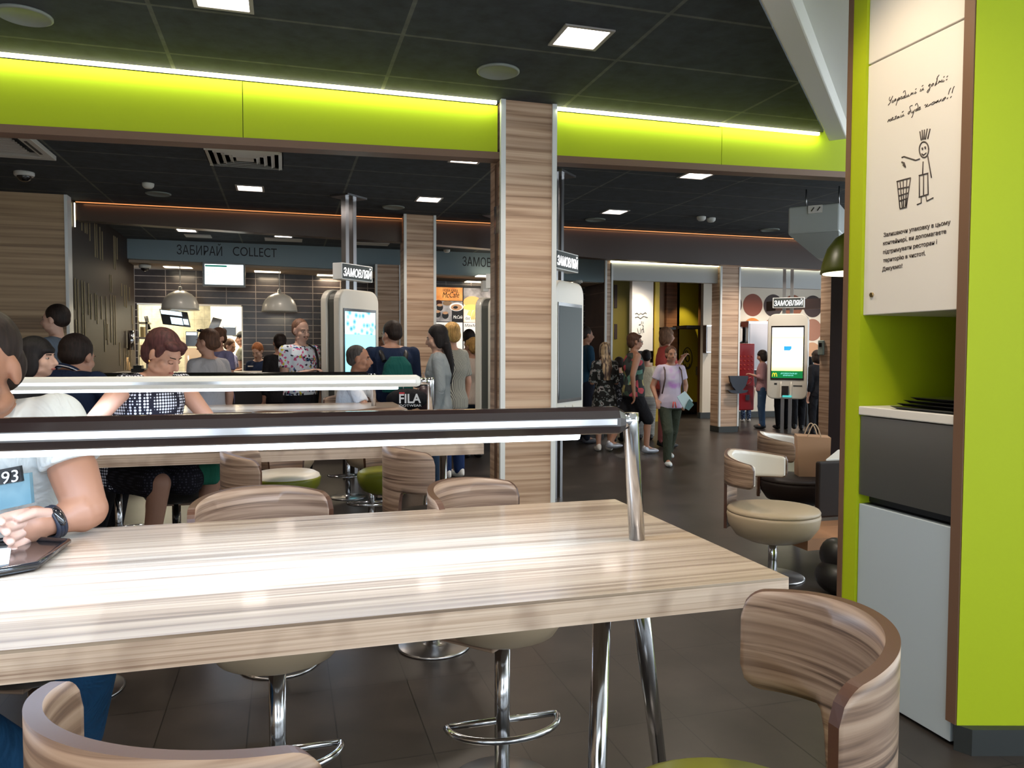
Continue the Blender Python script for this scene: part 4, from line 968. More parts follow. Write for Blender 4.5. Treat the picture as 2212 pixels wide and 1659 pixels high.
for k in range(7): p = at(1006+3.4*k, 690, Y=YM-.01); q = at(1014+3*k, 672-2*(k % 3), Y=YM-.01); fr_.tube([p, q], .012, 6)
fr_.build('fries_picture', mat('fries_yellow', (.9, .6, .2), .5, emit=(1, .65, .25), es=.6), m2)
ovalpx(m2, 'badge', 1010, 688, 7, 7, YM-.02, wh_m); A = at(1006, 691, Y=YM-.025); text('lettering', 'біг', A, (1, 0, 0), (0, 0, 1), ink, m2, height=.05)
A = at(1004, 706, Y=YM-.006); text('lettering', 'МакМеню', A, (1, 0, 0), (0, 0, 1), ink, m2, width=.34, height=.05, shear=.15)
b = bx(at(1044, 620, Y=9.0).x, at(1056, 620, Y=9.0).x, 9.0, 9.12, at(1050, 629, Y=9.0).z, at(1050, 606, Y=9.0).z); tag(b.build('sign_box', alu), 'small silver box sign seen edge on beside the large wood column', 'sign')

# objects around the right kiosk
rm = thing('dispenser', 'red slotted machine with round studs against the disc wallpaper', 'machine', at(1612, 886, Y=12.2)); a = at(1597, 742, Y=12.2); b_ = at(1629, 886, Y=12.2)
red = mat('red_enamel', (.30, .012, .018), .4)
bx(a.x, b_.x, 12.2, 12.45, b_.z, a.z).build('body', red, rm, bevel=.02)
for i in range(4):
    for j in range(4):
        p = at(1600+8.2*i, 770+9.3*j, Y=12.2); MB().ell((p.x, 12.2, p.z), (.018, .015, .018), seg=10, rings=6).build('stud', mat('red_gloss', (.45, .05, .04), .15), rm)
a = at(1609, 853, Y=12.2); b_ = at(1617, 864, Y=12.2); bx(a.x, b_.x, 12.17, 12.2, b_.z, a.z).build('coin_plate', steel, rm)
bx(at(1592, 900, Y=12.2).x, at(1600, 900, Y=12.2).x, 12.25, 12.40, 0, at(1612, 885, Y=12.2).z).build('stand', plinth, rm)
nb = thing('notice_board', 'silver framed glass notice board left of the right kiosk', 'board', at(1640, 760, Y=13.7)); a = at(1617, 693, Y=13.7); b_ = at(1664, 800, Y=13.7)
bx(a.x, b_.x, 13.7, 13.98, b_.z, a.z).build('frame', steel, nb, bevel=.01); p = at(1620, 699, Y=13.69); bx(p.x, b_.x-.02, 13.69, 13.70, b_.z+.02, p.z).build('glass', mat('notice_paper', (.38, .38, .42), .3), nb)
for x0, x1, y0, y1, lab in ((1597, 1604, 706, 740, 'slim silver frame behind the wood column with the cup sign'), (1526, 1540, 702, 763, 'narrow silver frame on the disc wallpaper left of the wood column')):
    a = at(x0, y0, Y=13.85); b_ = at(x1, y1, Y=13.85); t = thing('wall_frame', lab, 'frame', ((a.x+b_.x)/2, 13.85, b_.z)); bx(a.x, b_.x, 13.85, 13.99, b_.z, a.z).build('frame', steel, t, bevel=.01); bx(a.x+.02, b_.x-.01, 13.84, 13.85, b_.z+.03, a.z-.03).build('sheet', white_p, t)
cu = thing('cup_sign', 'dark cup and saucer shaped sign on the edge of the wood column', 'sign', at(1600, 850, Y=11.35)); navy = mat('navy_sign', (.012, .018, .035), .5)
P = [(1576, 812), (1617, 812), (1615, 822), (1611, 833), (1604, 843), (1590, 843), (1583, 835), (1578, 824)]
MB().prism([at(x, y, Y=11.35) for x, y in P], (0, .04, 0)).build('cup', navy, cu)
MB().prism([at(x, y, Y=11.35) for x, y in ((1573, 843), (1617, 843), (1612, 848), (1600, 850), (1588, 850), (1579, 848))], (0, .04, 0)).build('saucer', navy, cu)
MB().tube([at(x, y, Y=11.37) for x, y in ((1615, 819), (1621, 816), (1624, 821), (1620, 828), (1612, 832))], .012, 8).build('handle', mat('dark_red_sign', (.12, .01, .015), .5), cu)
bh = thing('leaflet_rack', 'dark green leaflet rack with white cards beside the right kiosk', 'rack', at(1750, 850, Y=11.9)); a = at(1744, 770, Y=11.9); b_ = at(1759, 845, Y=11.9)
bx(a.x, b_.x, 11.9, 12.05, b_.z, a.z-.12).build('rack_body', mat('dark_green_rack', (.02, .04, .032), .5), bh); bx(a.x+.01, b_.x, 11.88, 11.93, a.z-.2, a.z).build('card', white_p, bh); bx(a.x+.05, b_.x-.05, 11.95, 12.0, 0, b_.z).build('stand', black_m, bh)
b = at(1783, 735, Y=9.41); q = at(1777, 765, Y=9.41)
bx_ = at(1776, 735, X=c5.x-.0); t = thing('wall_phone', 'small pale green device on the right wood column', 'device', bx_)
bx(c5.x-.03, c5.x, bx_.y-.06, bx_.y+.06, bx_.z-.22, bx_.z).build('body', mat('pale_green_plastic', (.22, .27, .24), .5), t, bevel=.01); bx(c5.x-.034, c5.x-.03, bx_.y-.03, bx_.y+.03, bx_.z-.1, bx_.z-.04).build('display', black_gl, t)
a = at(1811, 702, Y=8.3); b_ = at(1822, 733, Y=8.3); tag(bx(a.x, b_.x, 8.3, 8.352, b_.z, a.z).build('fire_alarm', mat('red_plastic', (.5, .01, .03), .4)), 'small red alarm box on the pale panel at the far right', 'alarm')

# tray with paper, cup of the near man
ty = thing('serving_tray', 'dark tray with white paper under the near man\'s hand', 'tray', (-.62, 1.93, .9))
b = MB(); q = [(-.80, 1.62), (-.50, 1.80), (-.49, 2.0), (-.60, 2.06), (-.95, 1.98), (-1.0, 1.7)]
b.prism([(x, y, .903) for x, y in q], (0, 0, .008)); b.build('tray_base', black_gl, ty, bevel=.003)
b = MB(); b.tube([(x, y, .914) for x, y in q], .007, 8, closed=True); b.build('rim', black_gl, ty)
b = MB(); b.prism([(-.80, 1.70, .9115), (-.56, 1.83, .9115), (-.60, 1.98, .9115), (-.90, 1.9, .9115)], (0, 0, .0015)); tag(b.build('paper_mat', white_p), 'white paper sheet lying on the dark tray by the near man', 'paper')

# ================================================================== PEOPLE
def rotx(a): return Matrix.Rotation(a, 3, 'X')
def person(label, head_top=None, D=5, face=0, h=1.72, lean=0, hy=0, hp=0, hunch=0, sit=False, female=False, top=None, sleeve=.5, arms=('down', 'down'), legs='stand', bottom=None,
           bstyle='trousers', shoe=None, hair='short', hairm_=H_DBR, sk=skin, vox=.011, width=1.0, eyes=True, ground=True, seat_z=.632, body_parts=True, zfix=None):
    """head_top: photo pixel of the crown; D: distance along the view axis"""
    P = at(*head_top, D=D)
    fem = female
    k = h/1.75
    # local skeleton (forward = +Y)
    L = R(lean); u = V((0, math.sin(L), math.cos(L))); fw = V((0, math.cos(L), -math.sin(L))); rt = V((1, 0, 0))
    pz = .94*k
    pel = V((0, 0, pz))
    shw = (.150 if fem else .178)*k*width
    neck = pel+u*.52*k; hc = neck+u*(.105-hunch)*k+V((0, (.02+hunch*.7)*k, .048*k))
    HM = Matrix.Rotation(R(hy), 3, 'Z') @ Matrix.Rotation(R(-hp), 3, 'X')
    crown = hc.z+.118*k
    rz = R(face-90); RZ = Matrix.Rotation(rz, 3, 'Z')
    # choose the base so that the crown lands on P
    off = RZ @ V((hc.x, hc.y, 0))
    base = V((P.x-off.x, P.y-off.y, 0))
    dz = P.z-crown
    if sit: pass
    elif ground: 
        # standing people touch the floor: stretch legs slightly instead of floating
        pass
    t = thing('person', label, 'person', base, rz)
    sh = {s: neck+rt*shw*s-u*.055*k for s in (-1, 1)}
    J = {}
    for s, a in zip((-1, 1), arms):
        S = sh[s]
        if isinstance(a, tuple): e = S+V((s*a[0][0], a[0][1], a[0][2]))*k; w = e+V((s*a[1][0], a[1][1], a[1][2]))*k
        elif a == 'down': e = S+V((s*.045, -.03, -.285))*k; w = e+V((s*.005, .05, -.25))*k
        elif a == 'phone': e = S+V((s*.04, .02, -.28))*k; w = e+V((-s*.13, .20, .07))*k
        elif a == 'table': e = S+V((s*.11, .15, -.22))*k; w = e+V((-s*.17, .17, -.02))*k
        elif a == 'up': e = S+V((s*.08, .12, -.22))*k; w = e+V((-s*.05, .16, .17))*k
        J[s] = (S, e, w)
    hip = {s: pel+V((s*.09*k, 0, -.04*k)) for s in (-1, 1)}
    LG = {}
    up_shift = dz
    for s in (-1, 1):
        H_ = hip[s]
        if sit:
            kn = H_+V((s*.07, .42, -.01))*k; an = kn+V((0, -.10, -.40))*k
        elif legs == 'walk':
            q = s
            kn = H_+V((0, .16*q+.03, -.40))*k; an = V((H_.x, (.22*q-.05)*k if q > 0 else -.30*k, .085*k if q > 0 else .14*k))
        else:
            kn = H_+V((0, .015, -.41))*k; an = V((H_.x, -.01, .085*k))
        LG[s] = [H_, kn, an]
    # shift everything above the ankles by dz
    D_ = V((0, 0, dz))
    neck = neck+D_; hc = hc+D_; pel = pel+D_
    for s in (-1, 1):
        J[s] = tuple(p+D_ for p in J[s]); H_, kn, an = LG[s]
        if sit: LG[s] = [H_+D_, kn+D_, an+D_]
        else: LG[s] = [H_+D_, kn+D_*.55, an]
    def tors(b, g=0, lo=-.10, hi=.53):
        R_ = []
        W = ((-.10, .155, .115), (0, .160, .118), (.10, .140, .108), (.22, .142, .110), (.33, .165, .118), (.42, .178, .108), (.47, .150, .088), (.515, .085, .065), (.535, .055, .055)) if not fem else \
            ((-.10, .165, .125), (0, .168, .125), (.10, .132, .105), (.20, .128, .102), (.31, .150, .125), (.40, .155, .108), (.46, .135, .085), (.515, .075, .060), (.535, .050, .050))
        for z, rx, ry in W:
            if z < lo-.001 or z > hi+.001: continue
            R_.append((pel+u*z*k, rt*(rx*k*width+g), fw*(ry*k*width+g)))
        b.loft(R_)
    b = MB(); tors(b)
    b.cap(neck-u*.05*k, hc-u*.05*k, .058*k, .054*k)
    for s in (-1, 1): b.cap(neck-u*.01*k+rt*s*.02*k, J[s][0], .042*k, .050*k)
    head_prims(b, hc, HM, k)
    for s in (-1, 1):
        S, e, w = J[s]
        b.cap(S, e, .05*k*width, .040*k); b.cap(e, w, .040*k, .026*k)
        hand(b, w, (w-e).normalized(), k, s)
        H_, kn, an = LG[s]
        b.cap(H_, kn, .082*k, .055*k); b.cap(kn, an, .055*k, .037*k); b.ell(kn+(an-kn)*.3+V((0, -.010*k, 0)), (.046*k, .048*k, .09*k))
        b.cap(an, an+V((0, .12*k, -.045*k)), .036*k, .028*k)
    finish(b, 'body', sk, t, vox)
    face_parts(t, hc, HM, k, eyes, sk, fem)
    hairfn(hair, hc, HM, k, t, hairm_, vox, neck, u)
    if top is not None:
        b = MB(); tors(b, .012*k, -.10 if bstyle != 'dress' else -.1, .515)
        for s in (-1, 1):
            S, e, w = J[s]
            b.cap(neck-u*.022*k+rt*s*.03*k, S-rt*s*(0 if sleeve > 0 else .02)*k, .046*k, (.058 if sleeve > 0 else .045)*k)
            if sleeve > 0:
                if sleeve <= 1: b.ell(S, [.060*k*width]*3); b.tube([S, S+(e-S)*sleeve], [.060*k*width, .060*k], 16)
                else: b.cap(S, e, .060*k*width, .052*k); b.cap(e, e+(w-e)*(sleeve-1), .052*k, .040*k)
            else: b.cap(S-rt*s*.03*k, S-rt*s*.02*k-u*.03*k, .05*k, .05*k)
        if bstyle == 'dress':
            b.loft([(pel+V((0, 0, -.42*k)), rt*.23*k, V((0, .20*k, 0))), (pel+V((0, 0, -.2*k)), rt*.20*k, V((0, .16*k, 0))), (pel, rt*.178*k, V((0, .135*k, 0)))])
        finish(b, 'dress' if bstyle == 'dress' else 'shirt', top, t, vox)
    if bottom is not None:
        b = MB()
        R_ = [(pel+u*z*k, rt*(rx*k*width), fw*ry*k*width) for z, rx, ry in ((-.12, .165, .125), (0, .172, .13), (.06, .155, .12))]
        b.loft(R_)
        for s in (-1, 1):
            H_, kn, an = LG[s]
            if bstyle == 'trousers': b.cap(H_, kn, .098*k, .076*k); b.ell(kn, (.079*k, .082*k, .09*k)); b.cap(kn, an, .076*k, .058*k)
            elif bstyle == 'shorts': b.cap(H_, kn, .098*k, .075*k)
            elif bstyle == 'skirt': b.cap(H_, kn-V((0, .05*k, 0)) if sit else kn, .10*k, .085*k); b.cap(H_*.5+LG[-s][0]*.5, (kn+LG[-s][1])*.5, .11*k, .09*k)
        finish(b, 'skirt' if bstyle == 'skirt' else 'trousers', bottom, t, vox)
    for s in (-1, 1):
        an = LG[s][2]; b = MB(); fz = an.z-.085*k
        b.ell(an+V((0, .055*k, -.045*k)), (.045*k, .135*k, .042*k)); b.ell(an+V((0, -.01*k, -.02*k)), (.042*k, .06*k, .062*k)); 
        finish(b, 'shoe', shoe or black_m, t, .009)
    return dict(t=t, k=k, hc=hc, HM=HM, neck=neck, u=u, fw=fw, pel=pel, J=J, base=base, rz=rz, LG=LG, rt=rt)
def finish(b, name, m, parent, vox, sm=6, world=False):
    o = b.build(name, m, parent, world=world)
    r = o.modifiers.new('remesh', 'REMESH'); r.mode = 'VOXEL'; r.voxel_size = vox; r.use_smooth_shade = True
    s = o.modifiers.new('smooth', 'SMOOTH'); s.factor = .5; s.iterations = sm
    return o
def head_prims(b, c, M, k, ears=True):
    def E(p, r, MM=None): b.ell(c+M @ (V(p)*k), [x*k for x in r], M if MM is None else M @ MM)
    E((0, -.012, .030), (.075, .094, .087)); E((0, .022, -.045), (.058, .070, .072)); E((0, .052, -.090), (.027, .028, .022))
    E((0, .072, .022), (.050, .020, .012))
    for s in (-1, 1):
        E((s*.036, .052, -.032), (.028, .034, .030)); E((s*.045, .02, -.075), (.024, .045, .022))
        if ears: E((s*.076, -.004, -.008), (.011, .020, .034))
    a = c+M @ (V((0, .086, .008))*k); t = c+M @ (V((0, .112, -.034))*k); b.cap(a, t, .011*k, .014*k); E((0, .098, -.040), (.019, .014, .010))
    E((0, .086, -.064), (.024, .012, .010))
    for s in (-1, 1): E((s*.031, .070, .010), (.018, .013, .007)); E((s*.031, .069, -.016), (.017, .012, .007))
def face_parts(t, c, M, k, eyes, sk, fem=False):
    if not eyes: return
    if eyes == 'closed':
        for s in (-1, 1):
            b = MB(); b.ell(c+M @ (V((s*.031, .078, -.004))*k), [x*k for x in (.015, .011, .010)], M, 12, 8); o = b.build('eyelid', sk, t, world=False)
            b = MB(); b.tube([c+M @ (V((s*(.017+.0055*q), .0895-.0012*q, -.010-.004*math.sin(PI*q/5)))*k) for q in range(6)], .0014*k, 6); b.build('lashes', H_DBR, o, world=False)
            b = MB(); b.cap(c+M @ (V((s*.016, .090, .018))*k), c+M @ (V((s*.046, .078, .020))*k), .003*k, .0025*k, 8); b.build('eyebrow', H_DBR, t, world=False)
        b = MB(); b.ell(c+M @ (V((0, .094, -.066))*k), [x*k for x in (.021, .006, .006)], M, 12, 8); b.build('lips', lip_m, t, world=False)
        return
    for s in (-1, 1):
        b = MB(); b.ell(c+M @ (V((s*.030, .0735, -.002))*k), [x*k for x in (.0135, .0105, .0052)], M, 12, 8); o = b.build('eye', eye_w, t, world=False)
        b = MB(); b.ell(c+M @ (V((s*.030, .0815, -.0015))*k), [x*k for x in (.0060, .0034, .0052)], M, 10, 6); b.build('iris', eye_d, o, world=False)
        b = MB(); b.cap(c+M @ (V((s*.016, .090, .020))*k), c+M @ (V((s*.046, .078, .020))*k), .004*k, .003*k, 8); b.build('eyebrow', H_DBR, t, world=False)
    b = MB(); b.ell(c+M @ (V((0, .094, -.066))*k), [x*k for x in ((.021, .007, .007) if fem else (.020, .006, .005))], M, 12, 8); b.build('lips', lip_m if fem else lip_n, t, world=False)
def hand(b, w, d, k, s, curl=.5):
    up = V((0, 0, 1)); side = d.cross(up)
    if side.length < .1: side = V((1, 0, 0)); 
    side.normalize(); nrm = side.cross(d).normalized()
    pc = w+d*.05*k
    M = Matrix((side, d, nrm)).transposed()
    b.ell(pc, (.038*k, .050*k, .017*k), M)
    for q, (o, ln) in enumerate(((-.028, .062), (-.0095, .072), (.0095, .067), (.028, .052))):
        a = w+d*.085*k+side*o*k; m_ = a+d*ln*.55*k-nrm*.012*k; e = m_+d*ln*.35*k-nrm*.03*k
        b.cap(a, m_, .0098*k, .009*k, 8); b.cap(m_, e, .009*k, .0078*k, 8)
    ts = -s; a = w+d*.025*k+side*ts*.03*k; m_ = a+(d*.6+side*ts*.7).normalized()*.035*k; b.cap(a, m_, .012*k, .0105*k, 8); b.cap(m_, m_+d*.03*k-nrm*.008*k, .0105*k, .009*k, 8)
def hairfn(style, c, M, k, t, hm, vox, neck, u):
    if style == 'none': return
    b = MB()
    def E(p, r): b.ell(c+M @ (V(p)*k), [x*k for x in r], M)
    if style in ('short', 'buzz', 'crop'):
        g = .004 if style == 'buzz' else .010
        E((0, -.026, .040), (.076+g, .090+g, .084+g*1.2)); E((0, -.050, -.002), (.066+g, .062+g, .064))
        if style == 'crop': E((0, .02, .075), (.070, .070, .045)); E((.0, .05, .06), (.06, .045, .035))
    elif style == 'pixie':
        E((0, -.028, .046), (.085, .096, .088)); E((0, -.055, -.010), (.076, .064, .085)); E((.025, .048, .072), (.052, .042, .026)); E((-.035, .044, .070), (.048, .042, .028)); E((-.06, .04, .045), (.022, .035, .035))
        for s in (-1, 1): E((s*.074, .022, .022), (.012, .022, .036))
    elif style == 'bob':
        E((0, -.018, .042), (.090, .104, .094)); E((0, -.045, -.04), (.086, .075, .105)); E((0, .055, .045), (.066, .04, .032))
        for s in (-1, 1): E((s*.074, -.005, -.035), (.022, .055, .085))
    elif style in ('long', 'longb'):
        E((0, -.024, .040), (.084, .100, .090)); E((0, -.055, -.03), (.080, .065, .10))
        for s in (-1, 1): E((s*.070, -.015, -.03), (.018, .045, .09))
        p = c+M @ V((0, -.075*k, -.08*k)); q = neck-u*.30*k+V((0, -.11*k, 0)); b.loft([(p, M @ V((.075*k, 0, 0)), M @ V((0, .045*k, 0))), (p*.5+q*.5+V((0, -.03*k, 0)), V((.082*k, 0, 0)), V((0, .035*k, 0))), (q, V((.05*k, 0, 0)), V((0, .02*k, 0)))][::-1], 16)
    elif style in ('bun', 'updo'):
        E((0, -.024, .040), (.084, .098, .090)); E((0, -.050, -.005), (.075, .070, .075)); E((0, -.10, .06) if style == 'bun' else (0, -.09, -.02), (.045, .045, .045))
    finish(b, 'hair', hm, t, max(.007, vox*.8), 4)
def cap_(p, m, t):
    c, M, k = p['hc'], p['HM'], p['k']; b = MB(); b.ell(c+M @ (V((0, -.012, .062))*k), [x*k for x in (.09, .104, .075)], M); b.ell(c+M @ (V((0, .09, .05))*k), [x*k for x in (.075, .075, .010)], M)
    finish(b, 'cap', m, t, .009)

F = fabric
# far background people first ---------------------------------------------------------
grey_tee = F('grey_marl_jersey', (.34, .33, .34)); navyf = F('navy_cotton', (.012, .022, .055)); whitef = F('white_cotton', (.66, .68, .72)); jean = F('blue_denim', (.045, .085, .16)); blackf = F('black_cotton', (.010, .010, .013))
staffp = F('blue_grey_polo', (.10, .13, .17)); staffv = F('violet_grey_polo', (.13, .13, .24)); oliveg = F('olive_joggers', (.035, .042, .028))
p = person('man in a blue grey polo walking left past the wood wall', (118, 660), 6.6, 168, 1.78, hair='short', hairm_=H_DBR, top=staffp, sleeve=.55, bottom=blackf, sk=skin_p)
b = MB(); b.box(-.11, -.03, .125, .14, 1.33, 1.345); b.build('name_tag', white_p, p['t'], world=False)
p = person('woman with a black bob in profile behind the near man', (80, 731), 4.3, -14, 1.62, lean=6, hair='bob', hairm_=H_BLACK, sit=True, female=True, top=blackf, bottom=blackf, sk=skin_p, arms=('table', 'table'), vox=.008)
p = person('man in a navy polo with white collar line, seen from behind', (168, 727), 5.0, 62, 1.95, lean=22, hp=12, hunch=.055, sit=True, hair='short', hairm_=H_DBR, top=navyf, bottom=blackf, arms=('table', 'table'), width=1.12, vox=.009)
n_ = p['neck']; k = p['k']
b = MB(); b.tube([n_+p['rt']*(.070*k*math.cos(a))+p['fw']*(-.012+.066*k*math.sin(a))+p['u']*(.012-.012*math.sin(a)) for a in [2*PI*q/24 for q in range(24)]], .014, 8, closed=True); b.build('collar', navyf, p['t'], world=False)
b = MB(); b.tube([n_+p['rt']*(.082*k*math.cos(a))+p['fw']*(-.014+.080*k*math.sin(a))+p['u']*(.004-.012*math.sin(a)) for a in [2*PI*q/24 for q in range(24)]], .0035, 6, closed=True); b.build('collar_stripe', whitef, p['t'], world=False)
polka = dots('black_white_polka', (.012, .012, .022), (.62, .64, .72), 62, .36)
p5 = person('woman with short auburn hair and dotted top looking down at the middle table', (352, 716), 4.08, -46, 1.74, lean=20, hy=16, hp=30, hunch=.03, sit=True, female=True, hair='pixie', hairm_=H_AUB, top=polka, sleeve=.12, arms=(((.10, .13, -.22), (-.16, .17, -.02)), ((.24, .05, -.20), (-.22, .20, .0))), bottom=dots('black_mesh_skirt', (.012, .011, .016), (.05, .05, .07), 70, .3), bstyle='skirt', sk=skin, vox=.008, width=1.12, eyes='closed')
n_ = p5['neck']; k = p5['k']
b = MB(); b.tube([n_+V((.062*k*math.cos(a), .005+.062*k*math.sin(a), -.0-.03*math.sin(a))) for a in [2*PI*q/24 for q in range(24)]], .0022, 6, closed=True); b.build('necklace_cord', mat('dark_red_cord', (.12, .02, .015), .6), p5['t'], world=False)
for s in (-1, 1): b = MB(); b.ell(p5['hc']+p5['HM'] @ (V((s*.082, .0, -.045))*k), (.005, .005, .007)); b.build('earring', mat('gold', (.8, .5, .2), .25, 1), p5['t'], world=False)
p = person('woman in a grey top with sunglasses on her hair, turned away', (447, 711), 6.9, 128, 1.70, hy=25, female=True, hair='updo', hairm_=H_BR, top=grey_tee, sleeve=.6, bottom=jean)
c, M, k = p['hc'], p['HM'], p['k']; b = MB(); b.ell(c+M @ (V((0, .055, .105))*k), [x*k for x in (.072, .022, .016)], M); b.build('sunglasses', black_gl, p['t'], world=False)
person('staff woman with a curly bun and violet grey polo in front of the hatch', (470, 709), 9.0, -130, 1.74, hp=12, female=True, hair='bun', hairm_=H_BR, top=staffv, sleeve=.6, bottom=blackf, arms=('phone', 'phone'))
person('young woman with brown hair bending over inside the hatch', (497, 733), 13.3, -35, 1.76, lean=8, hp=18, female=True, hair='updo', hairm_=H_BR, top=staffv, sleeve=.6, bottom=blackf, arms=('phone', 'phone'))
p = person('kitchen man with a black cap at the right edge of the hatch', (523, 717), 13.9, 172, 1.86, hair='short', hairm_=H_DBR, top=F('khaki_grey_polo', (.16, .16, .13)), sleeve=.6, bottom=blackf, arms=('phone', 'phone')); cap_(p, black_m, p['t'])
p = person('cashier with ginger hair in a navy uniform looking down at the till', (556, 742), 11.4, -110, 1.66, lean=10, hp=30, hy=-8, female=True, hair='short', hairm_=H_GIN, top=navyf, sleeve=1.5, bottom=blackf, arms=('phone', 'phone'), sk=skin_p)
b = MB(); b.box(.05, .13, .155, .17, 1.12, 1.14); b.build('name_tag', white_p, p['t'], world=False)
person('person in black with dark hair behind the man in the patterned shirt', (604, 721), 9.4, 100, 1.66, hair='updo', female=True, hairm_=H_DBR, top=blackf, sleeve=1.6, bottom=blackf)
pat = blotch('comic_print_jersey', [(0, (.62, .68, .76)), (.46, (.62, .68, .76)), (.50, (.55, .50, .06)), (.56, (.06, .12, .30)), (.60, (.66, .70, .78)), (.70, (.65, .70, .78)), (.78, (.55, .10, .22)), (.88, (.03, .03, .05))], 44, kind='vor')
p = person('man with cropped hair and moustache in a comic print shirt', (650, 690), 8.0, -48, 1.76, hy=-8, hp=8, hair='buzz', hairm_=H_BUZZ, top=pat, sleeve=.62, bottom=blackf, arms=('down', 'phone'), sk=skin_p, vox=.009, width=1.1)
c, M, k = p['hc'], p['HM'], p['k']; b = MB(); b.cap(c+M @ (V((-.022, .092, -.052))*k), c+M @ (V((.022, .092, -.052))*k), .006, .006); b.build('moustache', H_BR, p['t'], world=False)
b = MB(); n_ = p['neck']; b.tube([n_+V((-.12, .10, -.03)), n_+V((-.125, .135, -.15)), n_+V((-.13, .14, -.45)), n_+V((-.14, .10, -.60))], .012, 8); b.tube([n_+V((-.12, .10, -.03)), n_+V((-.11, .0, .015)), n_+V((-.12, -.10, -.08))], .012, 8); b.build('bag_strap', black_m, p['t'], world=False)
yw = mat('yellow_print', (.6, .5, .05), .8)
for s_, dx, dzz, hh, m_ in (('BLACK', .0, -.16, .035, navyf), ('FIRE', -.07, -.36, .045, mat('pink_print', (.6, .10, .2), .8))):
    text('print_lettering', s_, n_+V((dx+.06 if s_ == 'BLACK' else dx+.1, .147, dzz)), (-1, 0, 0), (0, 0, 1), m_, p['t'], width=.12, height=hh, depth=.004, world=False)
p = person('man in a white shirt seated by the kiosk, looking right', (776, 747), 7.15, -14, 1.84, lean=10, sit=True, hair='buzz', hairm_=H_GREY, top=whitef, sleeve=.75, bottom=F('dark_trousers', (.02, .02, .03)), arms=('table', 'table'), sk=skin_t, vox=.009)
p = person('person in a cream cap half hidden behind the backpack man', (820, 716), 10.2, -80, 1.76, hair='short', hairm_=H_DBR, top=F('dark_red_knit', (.06, .02, .02)), sleeve=1.5, bottom=blackf, sk=skin_t); cap_(p, F('cream_cap', (.6, .52, .38)), p['t'])
p15 = person('man in a navy shirt with a green rucksack, seen from behind', (845, 696), 7.6, 92, 1.82, hy=35, hp=8, hunch=.03, hair='short', hairm_=H_DBR, top=navyf, sleeve=1.4, bottom=blackf, arms=('phone', 'phone'), vox=.009, width=1.12)
def wpt(p, v): return TM[p['t'].name] @ V(v)
n_ = p15['neck']; b0 = wpt(p15, n_+V((0, -.20, -.43)))
bp = thing('backpack', 'green rucksack worn by the man at the first kiosk', 'bag', b0, p15['rz']); gb = F('green_nylon', (.008, .085, .075)); 
b = MB(); b.loft([(V((.02, .0, .0)), V((.15, 0, 0)), V((0, .075, 0))), (V((.02, 0, .15)), V((.155, 0, 0)), V((0, .085, 0))), (V((.02, 0, .27)), V((.13, 0, 0)), V((0, .07, 0))), (V((.02, .01, .345)), V((.07, 0, 0)), V((0, .04, 0)))]); finish(b, 'bag_body', gb, bp, .009)
for s in (-1, 1): b = MB(); b.tube([(s*.10, .05, .30), (s*.12, .10, .37), (s*.12, .20, .405), (s*.12, .30, .38), (s*.12, .34, .25)], .024, 8); b.build('strap', black_m, bp, world=False)
b = MB(); b.tube([(.06, -.085, .02), (.055, -.088, .10), (.065, -.08, .14)], .004, 6); b.build('zip_pull', white_p, bp, world=False)
fb = at(880, 862, D=7.2); wb = thing('waist_bag', 'large black waist bag with FILA lettering below the green rucksack', 'bag', fb, p15['rz']-R(5))
b = MB(); b.ell((0, 0, 0), (.20, .09, .10)); b.build('bag_body', blackf, wb, world=False); wl = mat('white_print', (.7, .72, .75), .6)
text('lettering', 'FILA', (-.085, -.092, -.03), (1, 0, 0), (0, 0, 1), wl, wb, width=.20, height=.085, depth=.012, bold=.02, world=False)
text('lettering', 'FOOTWEAR', (-.10, -.086, -.065), (1, 0, 0), (0, 0, 1), wl, wb, width=.22, height=.022, depth=.014, world=False)
bx(-.085, -.035, -.10, -.088, .055, .068).build('red_bar', mat('red_print', (.5, .02, .03), .6), wb, world=False)
p = person('woman with long black hair and a grey jacket facing left', (943, 703), 7.5, 166, 1.74, hp=14, female=True, hair='long', hairm_=H_BLACK, top=F('light_grey_jacket', (.30, .34, .36)), sleeve=1.9, bottom=jean, arms=('down', 'phone'), sk=skin_p, vox=.009, shoe=white_p)
hb_ = thing('handbag', 'dark handbag with a chain beside the woman in the grey jacket', 'bag', at(915, 860, D=7.3)); b = MB(); b.ell((0, 0, 0), (.09, .06, .12)); b.build('bag_body', mat('wine_leather', (.03, .012, .018), .4), hb_, world=False); b = MB(); b.tube([(-.05, 0, .10), (0, 0, .25), (.05, 0, .10)], .006, 6); b.build('strap', steel, hb_, world=False)
person('blonde short haired person in a striped grey blouse at the counter', (974, 699), 8.2, 118, 1.78, hp=12, female=True, hair='pixie', hairm_=H_BLO, top=stripes('grey_stripe_blouse', (.42, .42, .36), (.10, .10, .10), 45, (1, 1, 0)), sleeve=.8, bottom=F('royal_blue_trousers', (.012, .03, .10)), shoe=white_p)
person('man with cropped dark hair in beige behind the blonde person', (1013, 713), 10.6, 80, 1.80, hair='short', hairm_=H_DBR, top=F('beige_tee', (.42, .32, .22)), sleeve=.6, bottom=blackf)
person('child with light brown hair in a white shirt near the dark kiosk side', (1021, 730), 9.8, 100, 1.66, hair='pixie', hairm_=H_BLO, top=F('offwhite_tee', (.58, .50, .45)), sleeve=.8, bottom=F('dark_jeans', (.02, .035, .06)), female=True)
